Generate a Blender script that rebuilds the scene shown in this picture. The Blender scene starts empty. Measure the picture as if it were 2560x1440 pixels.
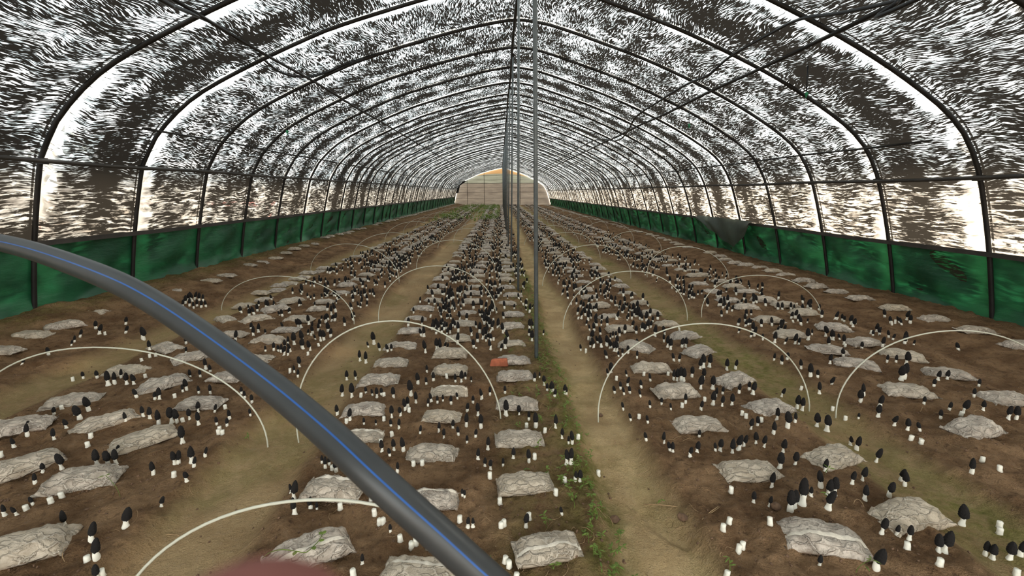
import bpy, math, random
import numpy as np
from mathutils import Vector, Matrix

random.seed(7)
RNG = np.random.default_rng(11)
SC = bpy.context.scene
COL = SC.collection

# ------------------------------------------------------------------ camera, world, sun, exposure
F_PX, CAM_H, VX, VY = 1130.0, 1.06, 1250.0, 480.0
PITCH = math.atan2(720 - VY, F_PX)
YAW = math.atan2((1280 - VX) * math.cos(PITCH), F_PX)
FWD = np.array([math.sin(YAW) * math.cos(PITCH), math.cos(YAW) * math.cos(PITCH), -math.sin(PITCH)])
RGT = np.array([math.cos(YAW), -math.sin(YAW), 0.0])
UPV = np.cross(RGT, FWD)

cd = bpy.data.cameras.new('camera')
cam = bpy.data.objects.new('camera', cd)
COL.objects.link(cam)
cd.sensor_fit = 'HORIZONTAL'
cd.sensor_width = 36.0
cd.lens = F_PX / 2560 * 36.0
cd.clip_start = 0.008
cd.clip_end = 300
cd.dof.use_dof = True
cd.dof.focus_distance = 3.2
cd.dof.aperture_fstop = 9.0
m = Matrix((RGT, UPV, -FWD)).transposed().to_4x4()
m.translation = Vector((0, 0, CAM_H))
cam.matrix_world = m
SC.camera = cam

SC.view_settings.view_transform = 'Standard'
SC.view_settings.look = 'None'
SC.view_settings.gamma = 1.0
SC.view_settings.use_curve_mapping = False
SC.view_settings.exposure = 1.1

w = bpy.data.worlds.new('sky')
SC.world = w
w.use_nodes = True
wn, wl = w.node_tree.nodes, w.node_tree.links
wn.clear()
wo = wn.new('ShaderNodeOutputWorld')
wb = wn.new('ShaderNodeBackground')
wtc = wn.new('ShaderNodeTexCoord')
wsep = wn.new('ShaderNodeSeparateXYZ')
wr = wn.new('ShaderNodeValToRGB')
wl.new(wtc.outputs['Generated'], wsep.inputs[0])
wl.new(wsep.outputs['Z'], wr.inputs[0])
wr.color_ramp.elements[0].position = 0.0
wr.color_ramp.elements[0].color = (0.55, 0.50, 0.42, 1)
wr.color_ramp.elements[1].position = 0.35
wr.color_ramp.elements[1].color = (0.93, 1.0, 1.0, 1)
e = wr.color_ramp.elements.new(0.12)
e.color = (0.95, 0.93, 0.88, 1)
wl.new(wr.outputs[0], wb.inputs['Color'])
wb.inputs['Strength'].default_value = 2.7
wl.new(wb.outputs[0], wo.inputs['Surface'])

sd = bpy.data.lights.new('sun', 'SUN')
sd.energy = 4.0
sd.angle = math.radians(2.5)
sd.color = (1.0, 0.93, 0.80)
sun = bpy.data.objects.new('sun', sd)
COL.objects.link(sun)
# sun stands high to the right and ahead of the camera
sun.rotation_euler = Vector((0.78, 0.36, 0.46)).to_track_quat('Z', 'Y').to_euler()


# ------------------------------------------------------------------ helpers
def tag(o, label=None, cat=None, group=None, kind=None):
    if label: o['label'] = label
    if cat: o['category'] = cat
    if group: o['group'] = group
    if kind: o['kind'] = kind
    return o


def mesh_obj(name, verts, faces, mat=None, parent=None, smooth=True, mats=None, mat_idx=None):
    me = bpy.data.meshes.new(name)
    me.from_pydata([tuple(map(float, v)) for v in verts], [], [tuple(map(int, f)) for f in faces])
    for mm in (mats or ([mat] if mat else [])):
        me.materials.append(mm)
    if mat_idx is not None:
        me.polygons.foreach_set('material_index', np.asarray(mat_idx, dtype=np.int32))
    if smooth:
        me.polygons.foreach_set('use_smooth', np.ones(len(me.polygons), dtype=bool))
    me.update()
    o = bpy.data.objects.new(name, me)
    COL.objects.link(o)
    if parent: o.parent = parent
    return o


def empty(name, loc):
    o = bpy.data.objects.new(name, None)
    o.empty_display_size = 0.05
    COL.objects.link(o)
    o.location = loc
    return o


def grid_faces(nu, nv, off=0, closed_v=False):
    """rows nu (slow index), columns nv"""
    f = []
    for i in range(nu - 1):
        for j in range(nv - (0 if closed_v else 1)):
            a = off + i * nv + j
            b = off + i * nv + (j + 1) % nv
            f.append((a, b, b + nv, a + nv))
    return f


def tube(points, radii, n=8, caps=True):
    P = np.asarray(points, float)
    if np.isscalar(radii): radii = [radii] * len(P)
    T = np.gradient(P, axis=0)
    T /= np.linalg.norm(T, axis=1)[:, None] + 1e-12
    ref = np.array([0, 0, 1.0]) if abs(T[0][2]) < 0.9 else np.array([1.0, 0, 0])
    nrm = np.cross(T[0], ref); nrm /= np.linalg.norm(nrm)
    V = []
    for i in range(len(P)):
        nrm = nrm - T[i] * np.dot(nrm, T[i]); nrm /= np.linalg.norm(nrm)
        b = np.cross(T[i], nrm)
        for k in range(n):
            a = 2 * math.pi * k / n
            V.append(P[i] + radii[i] * (math.cos(a) * nrm + math.sin(a) * b))
    Fc = grid_faces(len(P), n, 0, True)
    if caps:
        Fc.append(tuple(range(n))[::-1])
        Fc.append(tuple(range((len(P) - 1) * n, len(P) * n)))
    return V, Fc


class MB:
    def __init__(s): s.v = []; s.f = []; s.mi = []
    def add(s, V, Fc, mi=0):
        o = len(s.v)
        s.v.extend(V)
        s.f.extend([tuple(i + o for i in f) for f in Fc])
        s.mi.extend([mi] * len(Fc))
        return s
    def tube(s, P, r, n=8, mi=0): return s.add(*tube(P, r, n), mi)
    def box(s, c, d, R=None, mi=0):
        x, y, z = [q / 2 for q in d]
        V = [np.array(q, float) for q in ((-x, -y, -z), (x, -y, -z), (x, y, -z), (-x, y, -z), (-x, -y, z), (x, -y, z), (x, y, z), (-x, y, z))]
        if R is not None: V = [R @ q for q in V]
        V = [q + np.array(c) for q in V]
        return s.add(V, [(0, 3, 2, 1), (4, 5, 6, 7), (0, 1, 5, 4), (1, 2, 6, 5), (2, 3, 7, 6), (3, 0, 4, 7)], mi)
    def build(s, name, mat=None, parent=None, smooth=True, mats=None):
        return mesh_obj(name, s.v, s.f, mat, parent, smooth, mats, s.mi if mats else None)


def smooth_path(P, n=8):
    """Catmull-Rom through P"""
    P = [np.array(p, float) for p in P]
    Q = [2 * P[0] - P[1]] + P + [2 * P[-1] - P[-2]]
    out = []
    for i in range(1, len(Q) - 2):
        for k in range(n):
            t = k / n
            a, b, c, d = Q[i - 1], Q[i], Q[i + 1], Q[i + 2]
            out.append(0.5 * ((2 * b) + (-a + c) * t + (2 * a - 5 * b + 4 * c - d) * t * t + (-a + 3 * b - 3 * c + d) * t ** 3))
    out.append(P[-1])
    return np.array(out)


# --- lattice value noise
def _h(ix, iy, iz, seed):
    n = (ix.astype(np.int64) * 374761393 + iy.astype(np.int64) * 668265263 + iz.astype(np.int64) * 2147483647 + seed * 1274126177) & 0xffffffff
    n = ((n ^ (n >> 13)) * 1274126177) & 0xffffffff
    n = ((n ^ (n >> 16)) * 2246822519) & 0xffffffff
    return ((n ^ (n >> 15)) & 0xffff) / 65535.0


def noise3(x, y, z=0.0, seed=0):
    x, y, z = np.broadcast_arrays(np.asarray(x, float), np.asarray(y, float), np.asarray(z, float))
    ix, iy, iz = np.floor(x), np.floor(y), np.floor(z)
    fx, fy, fz = x - ix, y - iy, z - iz
    fx, fy, fz = [q * q * (3 - 2 * q) for q in (fx, fy, fz)]
    r = 0
    for dx in (0, 1):
        for dy in (0, 1):
            for dz in (0, 1):
                r = r + _h(ix + dx, iy + dy, iz + dz, seed) * (fx if dx else 1 - fx) * (fy if dy else 1 - fy) * (fz if dz else 1 - fz)
    return r * 2 - 1


def fbm(x, y, z=0.0, seed=0, octv=4, gain=0.5):
    a, s, r = 1.0, 1.0, 0
    for k in range(octv):
        r = r + a * noise3(np.asarray(x) * s, np.asarray(y) * s, np.asarray(z) * s, seed + k * 17)
        a *= gain; s *= 2.03
    return r


def sst(a, b, x):
    t = np.clip((x - a) / (b - a), 0, 1)
    return t * t * (3 - 2 * t)


# --- the ground's shape
def wob(x, y, s):
    return 0.05 * noise3(0 * np.asarray(x) + s, np.asarray(y) * 0.9, 0, 5)


def band(x, a, b, e=0.07):
    return sst(a - e, a + e, x) * (1 - sst(b - e, b + e, x))


def path_mask(x, y):
    x = np.asarray(x, float); y = np.asarray(y, float)
    nr = np.clip(1.6 - y, 0, 1) * 0.05
    m1 = band(x + wob(x, y, 1.5), 0.36 - nr, 0.61 + nr, 0.05)
    m2 = band(x + wob(x, y, 7.5), 1.45, 1.76, 0.06)
    m3 = band(x + wob(x, y, 13.5), -1.18, -0.82, 0.06)
    m4 = band(x + wob(x, y, 19.5), -2.72, -2.42, 0.08)
    return m1, m2, m3, m4


def gh(x, y):
    x = np.asarray(x, float); y = np.asarray(y, float)
    m1, m2, m3, m4 = path_mask(x, y)
    h = -0.055 * (m1 + m3) - 0.045 * (m2 + m4)
    h = h + 0.13 * sst(-2.9, -3.7, x) - 0.035 * band(x, 2.95, 3.35, 0.12)
    h = h + 0.012 * fbm(x * 2.2, y * 2.2, 0, 3, 3) + 0.006 * fbm(x * 6.5, y * 6.5, 0, 23, 2)
    bed = 1 - np.clip(m1 + m2 + m3 + m4, 0, 1)
    h = h + (0.0100 * bed + 0.0026) * fbm(x * 17, y * 17, 0, 31, 3, 0.55)
    return h


def ray(px, py):
    return FWD * F_PX + RGT * (px - 1280) + UPV * (720 - py)


def on_ground(px, py):
    d = ray(px, py); z = 0.0
    for _ in range(6):
        t = (z - CAM_H) / d[2]
        z = float(gh(d[0] * t, d[1] * t))
    t = (z - CAM_H) / d[2]
    return np.array([d[0] * t, d[1] * t, z])


def at_y(px, py, Y):
    d = ray(px, py)
    return d * (Y / d[1]) + np.array([0, 0, CAM_H])


def depth(p):
    return float(np.dot(np.asarray(p) - np.array([0, 0, CAM_H]), FWD))


def to_px(p):
    q = np.asarray(p) - np.array([0, 0, CAM_H]); zc = np.dot(q, FWD)
    return 1280 + F_PX * np.dot(q, RGT) / zc, 720 - F_PX * np.dot(q, UPV) / zc, zc


ONES = 'zeroth first second third fourth fifth sixth seventh eighth ninth tenth eleventh twelfth thirteenth fourteenth fifteenth sixteenth seventeenth eighteenth nineteenth'.split()
TENS = {2: 'twent', 3: 'thirt', 4: 'fort', 5: 'fift'}


def nth(n):
    if n < 20: return ONES[n]
    t = TENS[n // 10]
    return t + 'ieth' if n % 10 == 0 else t + 'y-' + ONES[n % 10]


# ------------------------------------------------------------------ materials
def new_mat(name):
    mt = bpy.data.materials.new(name)
    mt.use_nodes = True
    nt = mt.node_tree
    nt.nodes.clear()
    out = nt.nodes.new('ShaderNodeOutputMaterial')
    return mt, nt, out


class NT:
    """tiny node-tree writer"""
    def __init__(s, nt): s.nt = nt
    def n(s, typ, ins=None, **props):
        nd = s.nt.nodes.new(typ)
        for k, v in props.items(): setattr(nd, k, v)
        for k, v in (ins or {}).items():
            if isinstance(v, bpy.types.NodeSocket): s.nt.links.new(v, nd.inputs[k])
            else: nd.inputs[k].default_value = v
        return nd
    def math(s, op, a, b=0.0, c=None, clamp=False):
        nd = s.n('ShaderNodeMath', {0: a, 1: b}, operation=op)
        if c is not None:
            if isinstance(c, bpy.types.NodeSocket): s.nt.links.new(c, nd.inputs[2])
            else: nd.inputs[2].default_value = c
        nd.use_clamp = clamp
        return nd.outputs[0]
    def ramp(s, x, a, b, lo=0.0, hi=1.0):
        nd = s.n('ShaderNodeMapRange', {0: x, 1: a, 2: b, 3: lo, 4: hi}, interpolation_type='SMOOTHSTEP')
        return nd.outputs[0]
    def mix(s, f, a, b):
        nd = s.nt.nodes.new('ShaderNodeMix'); nd.data_type = 'RGBA'
        for i, v in ((0, f), (6, a), (7, b)):
            if isinstance(v, bpy.types.NodeSocket): s.nt.links.new(v, nd.inputs[i])
            else: nd.inputs[i].default_value = v
        return nd.outputs[2]
    def noise(s, vec, scale, detail=3, rough=0.5, dist=0.0):
        nd = s.n('ShaderNodeTexNoise', {'Scale': scale, 'Detail': detail, 'Roughness': rough, 'Distortion': dist})
        s.nt.links.new(vec, nd.inputs['Vector'])
        return nd.outputs['Fac']
    def mulv(s, vec, v):
        nd = s.n('ShaderNodeVectorMath', {1: v}, operation='MULTIPLY')
        s.nt.links.new(vec, nd.inputs[0])
        return nd.outputs[0]


def lin(r, g, b):
    def f(c):
        c /= 255
        return c / 12.92 if c <= 0.04045 else ((c + 0.055) / 1.055) ** 2.4
    return (f(r), f(g), f(b), 1)


def simple(name, col, rough=0.6, metallic=0.0, var=0.25, scale=30.0, bump=0.0, col2=None, transl=0.0, coords='Object'):
    mt, nt, out = new_mat(name)
    k = NT(nt)
    tc = k.n('ShaderNodeTexCoord')
    nz = k.noise(tc.outputs[coords], scale, 4, 0.6)
    c2 = col2 or tuple(c * (1 - var) for c in col[:3]) + (1,)
    colr = k.mix(k.ramp(nz, 0.35, 0.65), col, c2)
    b = k.n('ShaderNodeBsdfPrincipled', {'Base Color': colr, 'Roughness': rough, 'Metallic': metallic})
    if bump:
        bp = k.n('ShaderNodeBump', {'Strength': bump, 'Distance': 0.01, 'Height': nz})
        nt.links.new(bp.outputs[0], b.inputs['Normal'])
    sh = b.outputs[0]
    if transl:
        t = k.n('ShaderNodeBsdfTranslucent', {'Color': colr})
        mx = k.n('ShaderNodeMixShader', {0: transl, 1: sh, 2: t.outputs[0]})
        sh = mx.outputs[0]
    nt.links.new(sh, out.inputs['Surface'])
    return mt


M = {}
M['rib'] = simple('dark_steel', (0.022, 0.019, 0.017, 1), 0.55, 0.3, 0.4, 9)
M['galv'] = simple('galvanised_steel', lin(112, 119, 121), 0.5, 0.25, 0.2, 25)
M['rail'] = simple('dull_rail', lin(64, 59, 54), 0.6, 0.2, 0.3, 6)
M['cable'] = simple('black_plastic_pipe', (0.012, 0.013, 0.016, 1), 0.4, 0, 0.2, 5)
M['hoop'] = simple('white_fibreglass', lin(206, 204, 186), 0.45, 0, 0.08, 12)
M['hose'] = simple('hose_plastic', lin(58, 60, 61), 0.40, 0, 0.12, 18, 0.02)
M['stripe'] = simple('blue_stripe', lin(40, 92, 165), 0.35, 0, 0.1, 30)
M['cap'] = simple('morel_cap', (0.010, 0.007, 0.0055, 1), 0.95, 0, 0.5, 90)
M['stem'] = simple('morel_stem', lin(248, 242, 226), 0.7, 0, 0.12, 60)
M['greenplant'] = simple('weed_green', lin(122, 146, 62), 0.6, 0, 0.35, 40, transl=0.3)
M['straw'] = simple('dry_straw', lin(182, 150, 110), 0.8, 0, 0.4, 30)
M['brick'] = simple('red_brick', lin(178, 100, 70), 0.9, 0, 0.35, 25, 0.5)
M['clod'] = simple('soil_clod', lin(120, 92, 70), 0.95, 0, 0.4, 40, 0.4)
M['skin'] = simple('finger_skin', lin(146, 88, 78), 0.7, 0, 0.08, 60)
M['nail'] = simple('finger_nail', lin(190, 130, 120), 0.4, 0, 0.05, 60)
M['sprinkler'] = simple('green_sprinkler', lin(30, 130, 85), 0.5, 0, 0.1, 20)
M['outer'] = simple('outer_soil', lin(168, 140, 112), 0.95, 0, 0.45, 0.8, coords='Object')
M['leaves_out'] = simple('outer_leaves', lin(92, 84, 60), 0.9, 0, 0.6, 3.0, transl=0.2)


def mat_soil():
    mt, nt, out = new_mat('bed_soil')
    k = NT(nt)
    tc = k.n('ShaderNodeTexCoord'); P = tc.outputs['Object']
    at = k.n('ShaderNodeAttribute', attribute_name='Masks')
    sep = k.n('ShaderNodeSeparateColor', {0: at.outputs['Color']})
    path, moss, damp = sep.outputs[0], sep.outputs[1], sep.outputs[2]
    n1 = k.noise(P, 5, 5, 0.6); n2 = k.noise(P, 38, 5, 0.65); n3 = k.noise(P, 160, 3, 0.6)
    soil = k.mix(k.ramp(n1, 0.35, 0.68), lin(114, 86, 60), lin(156, 124, 92))
    soil = k.mix(k.ramp(n2, 0.52, 0.78, 0, 0.65), soil, lin(148, 122, 98))
    soil = k.mix(k.ramp(n2, 0.48, 0.25, 0, 0.75), soil, lin(62, 43, 32))
    tan = k.mix(k.ramp(n1, 0.35, 0.65), lin(220, 190, 142), lin(190, 160, 116))
    tan = k.mix(k.ramp(n2, 0.5, 0.75, 0, 0.4), tan, lin(190, 168, 134))
    c = k.mix(path, soil, tan)
    green = k.mix(k.ramp(n2, 0.35, 0.65), lin(104, 104, 44), lin(138, 132, 76))
    mm = k.math('MULTIPLY', moss, k.ramp(k.noise(P, 11, 5, 0.65), 0.30, 0.62), clamp=True)
    c = k.mix(mm, c, green)
    # sparse pale specks of grit
    vor = k.n('ShaderNodeTexVoronoi', {'Scale': 60.0}, feature='F1')
    nt.links.new(P, vor.inputs['Vector'])
    sp = k.math('MULTIPLY', k.ramp(vor.outputs['Distance'], 0.17, 0.10), k.ramp(n3, 0.60, 0.68), clamp=True)
    c = k.mix(k.math('MULTIPLY', sp, 0.7), c, lin(196, 176, 150))
    hgt = k.math('ADD', k.math('MULTIPLY', n2, 1.0), k.math('MULTIPLY', n3, 0.45))
    bp = k.n('ShaderNodeBump', {'Strength': 1.0, 'Distance': 0.035, 'Height': hgt})
    b = k.n('ShaderNodeBsdfPrincipled', {'Base Color': c, 'Roughness': 0.95, 'Normal': bp.outputs[0]})
    b.inputs['Specular IOR Level'].default_value = 0.15
    nt.links.new(b.outputs[0], out.inputs['Surface'])
    return mt


def mat_bag():
    mt, nt, out = new_mat('dusty_bag_film')
    k = NT(nt)
    tc = k.n('ShaderNodeTexCoord'); P = tc.outputs['Object']
    oi = k.n('ShaderNodeObjectInfo')
    off = k.n('ShaderNodeVectorMath', {0: P, 1: oi.outputs['Location']}, operation='ADD').outputs[0]
    n1 = k.noise(off, 4.5, 5, 0.62); n2 = k.noise(off, 26, 4, 0.7)
    c = k.mix(k.ramp(n1, 0.34, 0.66), lin(210, 196, 180), lin(152, 138, 124))
    c = k.mix(k.ramp(n2, 0.50, 0.72, 0, 0.6), c, lin(126, 112, 98))
    c = k.mix(k.math('MULTIPLY', k.ramp(oi.outputs['Random'], 0.2, 1.0), 0.5), c, lin(196, 178, 150))
    # soil splashed on the lower rim
    sz = k.n('ShaderNodeSeparateXYZ', {0: P}).outputs['Z']
    c = k.mix(k.math('MULTIPLY', k.ramp(sz, 0.06, 0.0), k.ramp(n1, 0.3, 0.6), clamp=True), c, lin(120, 92, 70))
    wv = k.n('ShaderNodeVectorMath', {0: off, 1: k.n('ShaderNodeCombineXYZ', {0: k.math('MULTIPLY', n1, .40), 1: k.math('MULTIPLY', n1, -.25), 2: 0.0}).outputs[0]}, operation='ADD').outputs[0]
    vo = k.n('ShaderNodeTexVoronoi', {'Scale': 1.0}, feature='DISTANCE_TO_EDGE')
    nt.links.new(k.mulv(wv, (4.0, 9.0, 9.0)), vo.inputs['Vector'])
    cr = k.ramp(vo.outputs['Distance'], 0.16, 0.0)
    c = k.mix(k.math('MULTIPLY', k.ramp(vo.outputs['Distance'], 0.045, 0.0), k.ramp(n1, .42, .6, 0, .42), clamp=True), c, lin(238, 230, 216))
    bp = k.n('ShaderNodeBump', {'Strength': 0.9, 'Distance': 0.010, 'Height': k.math('ADD', k.math('MULTIPLY', cr, .7), k.math('ADD', n1, k.math('MULTIPLY', n2, 0.3)))})
    b = k.n('ShaderNodeBsdfPrincipled', {'Base Color': c, 'Roughness': 0.4, 'Normal': bp.outputs[0]})
    b.inputs['Specular IOR Level'].default_value = 0.4
    nt.links.new(b.outputs[0], out.inputs['Surface'])
    return mt


def mat_cover():
    """black knitted shade net over a thin plastic film; UV = metres along the tunnel, metres of arc from the ridge"""
    mt, nt, out = new_mat('shade_net_and_film')
    k = NT(nt)
    uv = k.n('ShaderNodeUVMap').outputs[0]
    xyz = k.n('ShaderNodeSeparateXYZ', {0: uv}); U, V = xyz.outputs[0], xyz.outputs[1]
    tc = k.n('ShaderNodeTexCoord')
    Z = k.n('ShaderNodeSeparateXYZ', {0: tc.outputs['Object']}).outputs['Z']
    wall = k.ramp(Z, 1.38, 1.02)
    # slow wander of the threads
    warp = k.noise(uv, 1.6, 2, 0.5)
    warp2 = k.noise(uv, 6.0, 2, 0.5)
    V2 = k.math('ADD', V, k.math('ADD', k.math('MULTIPLY', warp, 0.30), k.math('MULTIPLY', warp2, 0.022)))
    v1 = k.n('ShaderNodeCombineXYZ', {0: U, 1: V2}).outputs[0]
    st = k.noise(k.mulv(v1, (10.0, 92.0, 1.0)), 1.0, 2.5, 0.62)
    v3 = k.n('ShaderNodeCombineXYZ', {0: U, 1: k.math('ADD', V, k.math('MULTIPLY', warp, 0.14))}).outputs[0]
    stw = k.noise(k.mulv(v3, (6.0, 46.0, 1.0)), 1.0, 4, 0.68, 0.35)
    s = k.n('ShaderNodeMix', {0: wall, 2: st, 3: stw}).outputs[0]
    patch = k.noise(k.mulv(v1, (2.6, 4.2, 1.0)), 1.0, 3, 0.55)
    # each bay (one metre between ribs): bright slack film behind the rib, folded net before the next
    ub = k.math('SUBTRACT', U, 3.65)
    cell = k.math('FLOOR', ub); f = k.math('FRACT', k.math('ADD', ub, 40.0))
    side = k.math('SIGN', V)
    wn1 = k.n('ShaderNodeTexWhiteNoise', noise_dimensions='2D')
    nt.links.new(k.n('ShaderNodeCombineXYZ', {0: k.math('ADD', cell, 0.5), 1: side}).outputs[0], wn1.inputs['Vector'])
    rnd = wn1.outputs['Value']
    wn2 = k.n('ShaderNodeTexWhiteNoise', noise_dimensions='2D')
    nt.links.new(k.n('ShaderNodeCombineXYZ', {0: k.math('ADD', cell, 9.5), 1: k.math('ADD', side, 5.0)}).outputs[0], wn2.inputs['Vector'])
    rnd2 = wn2.outputs['Value']
    fw = k.math('ADD', f, k.math('MULTIPLY', k.math('SUBTRACT', k.noise(k.mulv(uv, (1.5, 5.0, 1.0)), 1.0, 3, 0.6), 0.5), 0.16))
    bump1 = k.math('MULTIPLY', k.ramp(fw, 0.02, 0.08), k.ramp(fw, 0.26, 0.12))
    # the first bays ahead of the camera are where the net has slid open most
    near = k.math('MULTIPLY', k.ramp(U, 3.4, 3.66), k.ramp(U, 5.9, 5.4))
    amp = k.math('ADD', k.math('MULTIPLY', k.math('POWER', rnd, 2.0), 0.20), k.math('MULTIPLY', k.math('MULTIPLY', near, 0.22), k.ramp(k.noise(k.mulv(uv, (1.0, 1.6, 1.0)), 1.0, 2, 0.5), 0.40, 0.58)))
    dark = k.math('MULTIPLY', k.math('MULTIPLY', k.ramp(fw, 0.42, 0.56), k.ramp(fw, 0.92, 0.72)), k.math('MULTIPLY', k.math('POWER', rnd2, 1.5), 0.17))
    ribn = k.math('MULTIPLY', k.math('GREATER_THAN', k.math('ABSOLUTE', k.math('SUBTRACT', f, 0.5)), 0.490), 0.10)
    t = k.math('ADD', s, k.math('MULTIPLY', k.math('SUBTRACT', patch, 0.5), 0.42))
    t = k.math('ADD', t, k.math('MULTIPLY', bump1, amp))
    t = k.math('SUBTRACT', t, k.math('ADD', dark, ribn))
    thr = k.n('ShaderNodeMix', {0: wall, 2: k.math('ADD', 0.556, k.math('MULTIPLY', k.ramp(V, -0.5, 2.0), k.ramp(U, 8.0, 4.5, 0.004, 0.020))), 3: 0.515}).outputs[0]
    opn = k.ramp(k.math('SUBTRACT', t, thr), -0.050, 0.070)
    # film: mostly see-through, milky in patches
    milky = k.ramp(k.noise(k.mulv(v1, (3.0, 9.0, 1.0)), 1.0, 4, 0.6), 0.34, 0.60, 0.35, 0.97)
    milky = k.math('ADD', milky, k.math('MULTIPLY', wall, 0.25), clamp=True)
    milky = k.math('MAXIMUM', milky, k.math('MULTIPLY', k.ramp(fw, 0.015, 0.03), k.ramp(fw, 0.13, 0.08)))
    filmc = k.mix(wall, k.mix(k.ramp(k.noise(k.mulv(v1, (7.0, 30.0, 1.0)), 1.0, 3, 0.6), 0.35, 0.65), (0.13, 0.14, 0.142, 1), (0.48, 0.515, 0.53, 1)), k.mix(k.ramp(k.noise(k.mulv(v1, (4.0, 20.0, 1.0)), 1.0, 3, 0.6), 0.35, 0.65), (0.13, 0.108, 0.088, 1), (0.46, 0.405, 0.34, 1)))
    filmc = k.mix(k.math('MULTIPLY', bump1, k.ramp(fw, 0.17, 0.05)), filmc, (0.40, 0.34, 0.28, 1))
    tl = k.n('ShaderNodeBsdfTranslucent', {'Color': filmc})
    tr = k.n('ShaderNodeBsdfTransparent', {'Color': (0.95, 0.96, 0.97, 1)})
    film = k.n('ShaderNodeMixShader', {0: milky, 1: tr.outputs[0], 2: tl.outputs[0]})
    netc = k.mix(wall, (0.021, 0.018, 0.015, 1), (0.052, 0.042, 0.032, 1))
    nd = k.n('ShaderNodeBsdfDiffuse', {'Color': netc})
    ntl = k.n('ShaderNodeBsdfTranslucent', {'Color': netc})
    net = k.n('ShaderNodeMixShader', {0: 0.22, 1: nd.outputs[0], 2: ntl.outputs[0]})
    mx = k.n('ShaderNodeMixShader', {0: opn, 1: net.outputs[0], 2: film.outputs[0]})
    nt.links.new(mx.outputs[0], out.inputs['Surface'])
    return mt


def mat_green():
    mt, nt, out = new_mat('green_tarpaulin')
    k = NT(nt)
    tc = k.n('ShaderNodeTexCoord'); P = tc.outputs['Object']
    n1 = k.noise(P, 2.5, 4, 0.6)
    c = k.mix(k.ramp(n1, 0.3, 0.7), lin(40, 94, 66), lin(26, 70, 50))
    n2 = k.noise(k.mulv(P, (1, 3.0, 12.0)), 2.0, 4, 0.6)
    bp = k.n('ShaderNodeBump', {'Strength': 0.35, 'Distance': 0.02, 'Height': n2})
    b = k.n('ShaderNodeBsdfPrincipled', {'Base Color': c, 'Roughness': 0.5, 'Normal': bp.outputs[0]})
    t = k.n('ShaderNodeBsdfTranslucent', {'Color': k.mix(0.35, c, lin(60, 180, 105))})
    mx = k.n('ShaderNodeMixShader', {0: 0.20, 1: b.outputs[0], 2: t.outputs[0]})
    nt.links.new(mx.outputs[0], out.inputs['Surface'])
    return mt


def mat_end():
    mt, nt, out = new_mat('end_wall_film')
    k = NT(nt)
    tc = k.n('ShaderNodeTexCoord'); P = tc.outputs['Object']
    sep = k.n('ShaderNodeSeparateXYZ', {0: P}); Z = sep.outputs['Z']
    n1 = k.noise(k.mulv(P, (1, 1, 5)), 1.2, 4, 0.6)
    lo = k.mix(k.ramp(n1, 0.3, 0.7), lin(186, 178, 168), lin(164, 156, 148))
    hi = k.mix(k.ramp(n1, 0.3, 0.7), lin(192, 192, 182), lin(176, 176, 164))
    c = k.mix(k.ramp(Z, 1.72, 1.80), lo, hi)
    ar = k.math('ADD', Z, k.math('MULTIPLY', k.math('POWER', sep.outputs['X'], 2.0), 0.05))
    c = k.mix(k.ramp(ar, 2.52, 2.58), c, lin(212, 186, 150))
    t = k.n('ShaderNodeBsdfTranslucent', {'Color': c})
    d = k.n('ShaderNodeBsdfDiffuse', {'Color': c})
    mx = k.n('ShaderNodeMixShader', {0: 0.5, 1: t.outputs[0], 2: d.outputs[0]})
    nt.links.new(mx.outputs[0], out.inputs['Surface'])
    return mt


M['soil'] = mat_soil(); M['bag'] = mat_bag(); M['cover'] = mat_cover(); M['green'] = mat_green(); M['end'] = mat_end()
M['bagseam'] = simple('bag_seam', lin(226, 214, 196), 0.45, 0, 0.15, 40)
M['flap'] = simple('grey_film_flap', lin(96, 106, 98), 0.4, 0, 0.2, 6, transl=0.45)

# ------------------------------------------------------------------ structure: floor
Y0, NRIB, YEND, YBACK = 3.65, 35, 38.5, -3.35
xs = np.concatenate([np.linspace(-4.6, -3.0, 60, endpoint=False), np.linspace(-3.0, 3.2, 560), np.linspace(3.2, 4.9, 60)[1:]])
ys = [-3.6, -2.4, -1.4, -0.7, -0.2, 0.2, 0.45, 0.55]
while ys[-1] < 38.9:
    ys.append(ys[-1] + max(0.009, 0.0062 * ys[-1]))
ys = np.array(ys)
GX, GY = np.meshgrid(xs, ys)
GZ = gh(GX, GY)
# a shallow shoe print pressed into the main footpath
fp = on_ground(1665, 1322)[:2]; fq = on_ground(1600, 1280)[:2] - on_ground(1720, 1370)[:2]
fa = math.atan2(fq[1], fq[0])
du = (GX - fp[0]) * math.cos(fa) + (GY - fp[1]) * math.sin(fa); dv = -(GX - fp[0]) * math.sin(fa) + (GY - fp[1]) * math.cos(fa)
GZ = GZ - 0.011 * (1 - sst(0.85, 1.0, (du / 0.11) ** 2 + (dv / 0.042) ** 2)) * (GY < 3)
nV = GX.size
me = bpy.data.meshes.new('floor')
ny, nx = GX.shape
idx = np.arange(nV).reshape(ny, nx)
quads = np.stack([idx[:-1, :-1], idx[:-1, 1:], idx[1:, 1:], idx[1:, :-1]], -1).reshape(-1, 4)
me.vertices.add(nV)
me.vertices.foreach_set('co', np.stack([GX, GY, GZ], -1).ravel())
me.loops.add(quads.size)
me.loops.foreach_set('vertex_index', quads.ravel().astype(np.int32))
me.polygons.add(len(quads))
me.polygons.foreach_set('loop_start', np.arange(0, quads.size, 4, dtype=np.int32))
me.polygons.foreach_set('loop_total', np.full(len(quads), 4, dtype=np.int32))
me.polygons.foreach_set('use_smooth', np.ones(len(quads), dtype=bool))
me.update(calc_edges=True)
m1, m2, m3, m4 = path_mask(GX, GY)
pm = np.clip(0.9 * m1 + 0.6 * m3 + 0.5 * m2 + 0.55 * m4, 0, 1)
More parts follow.
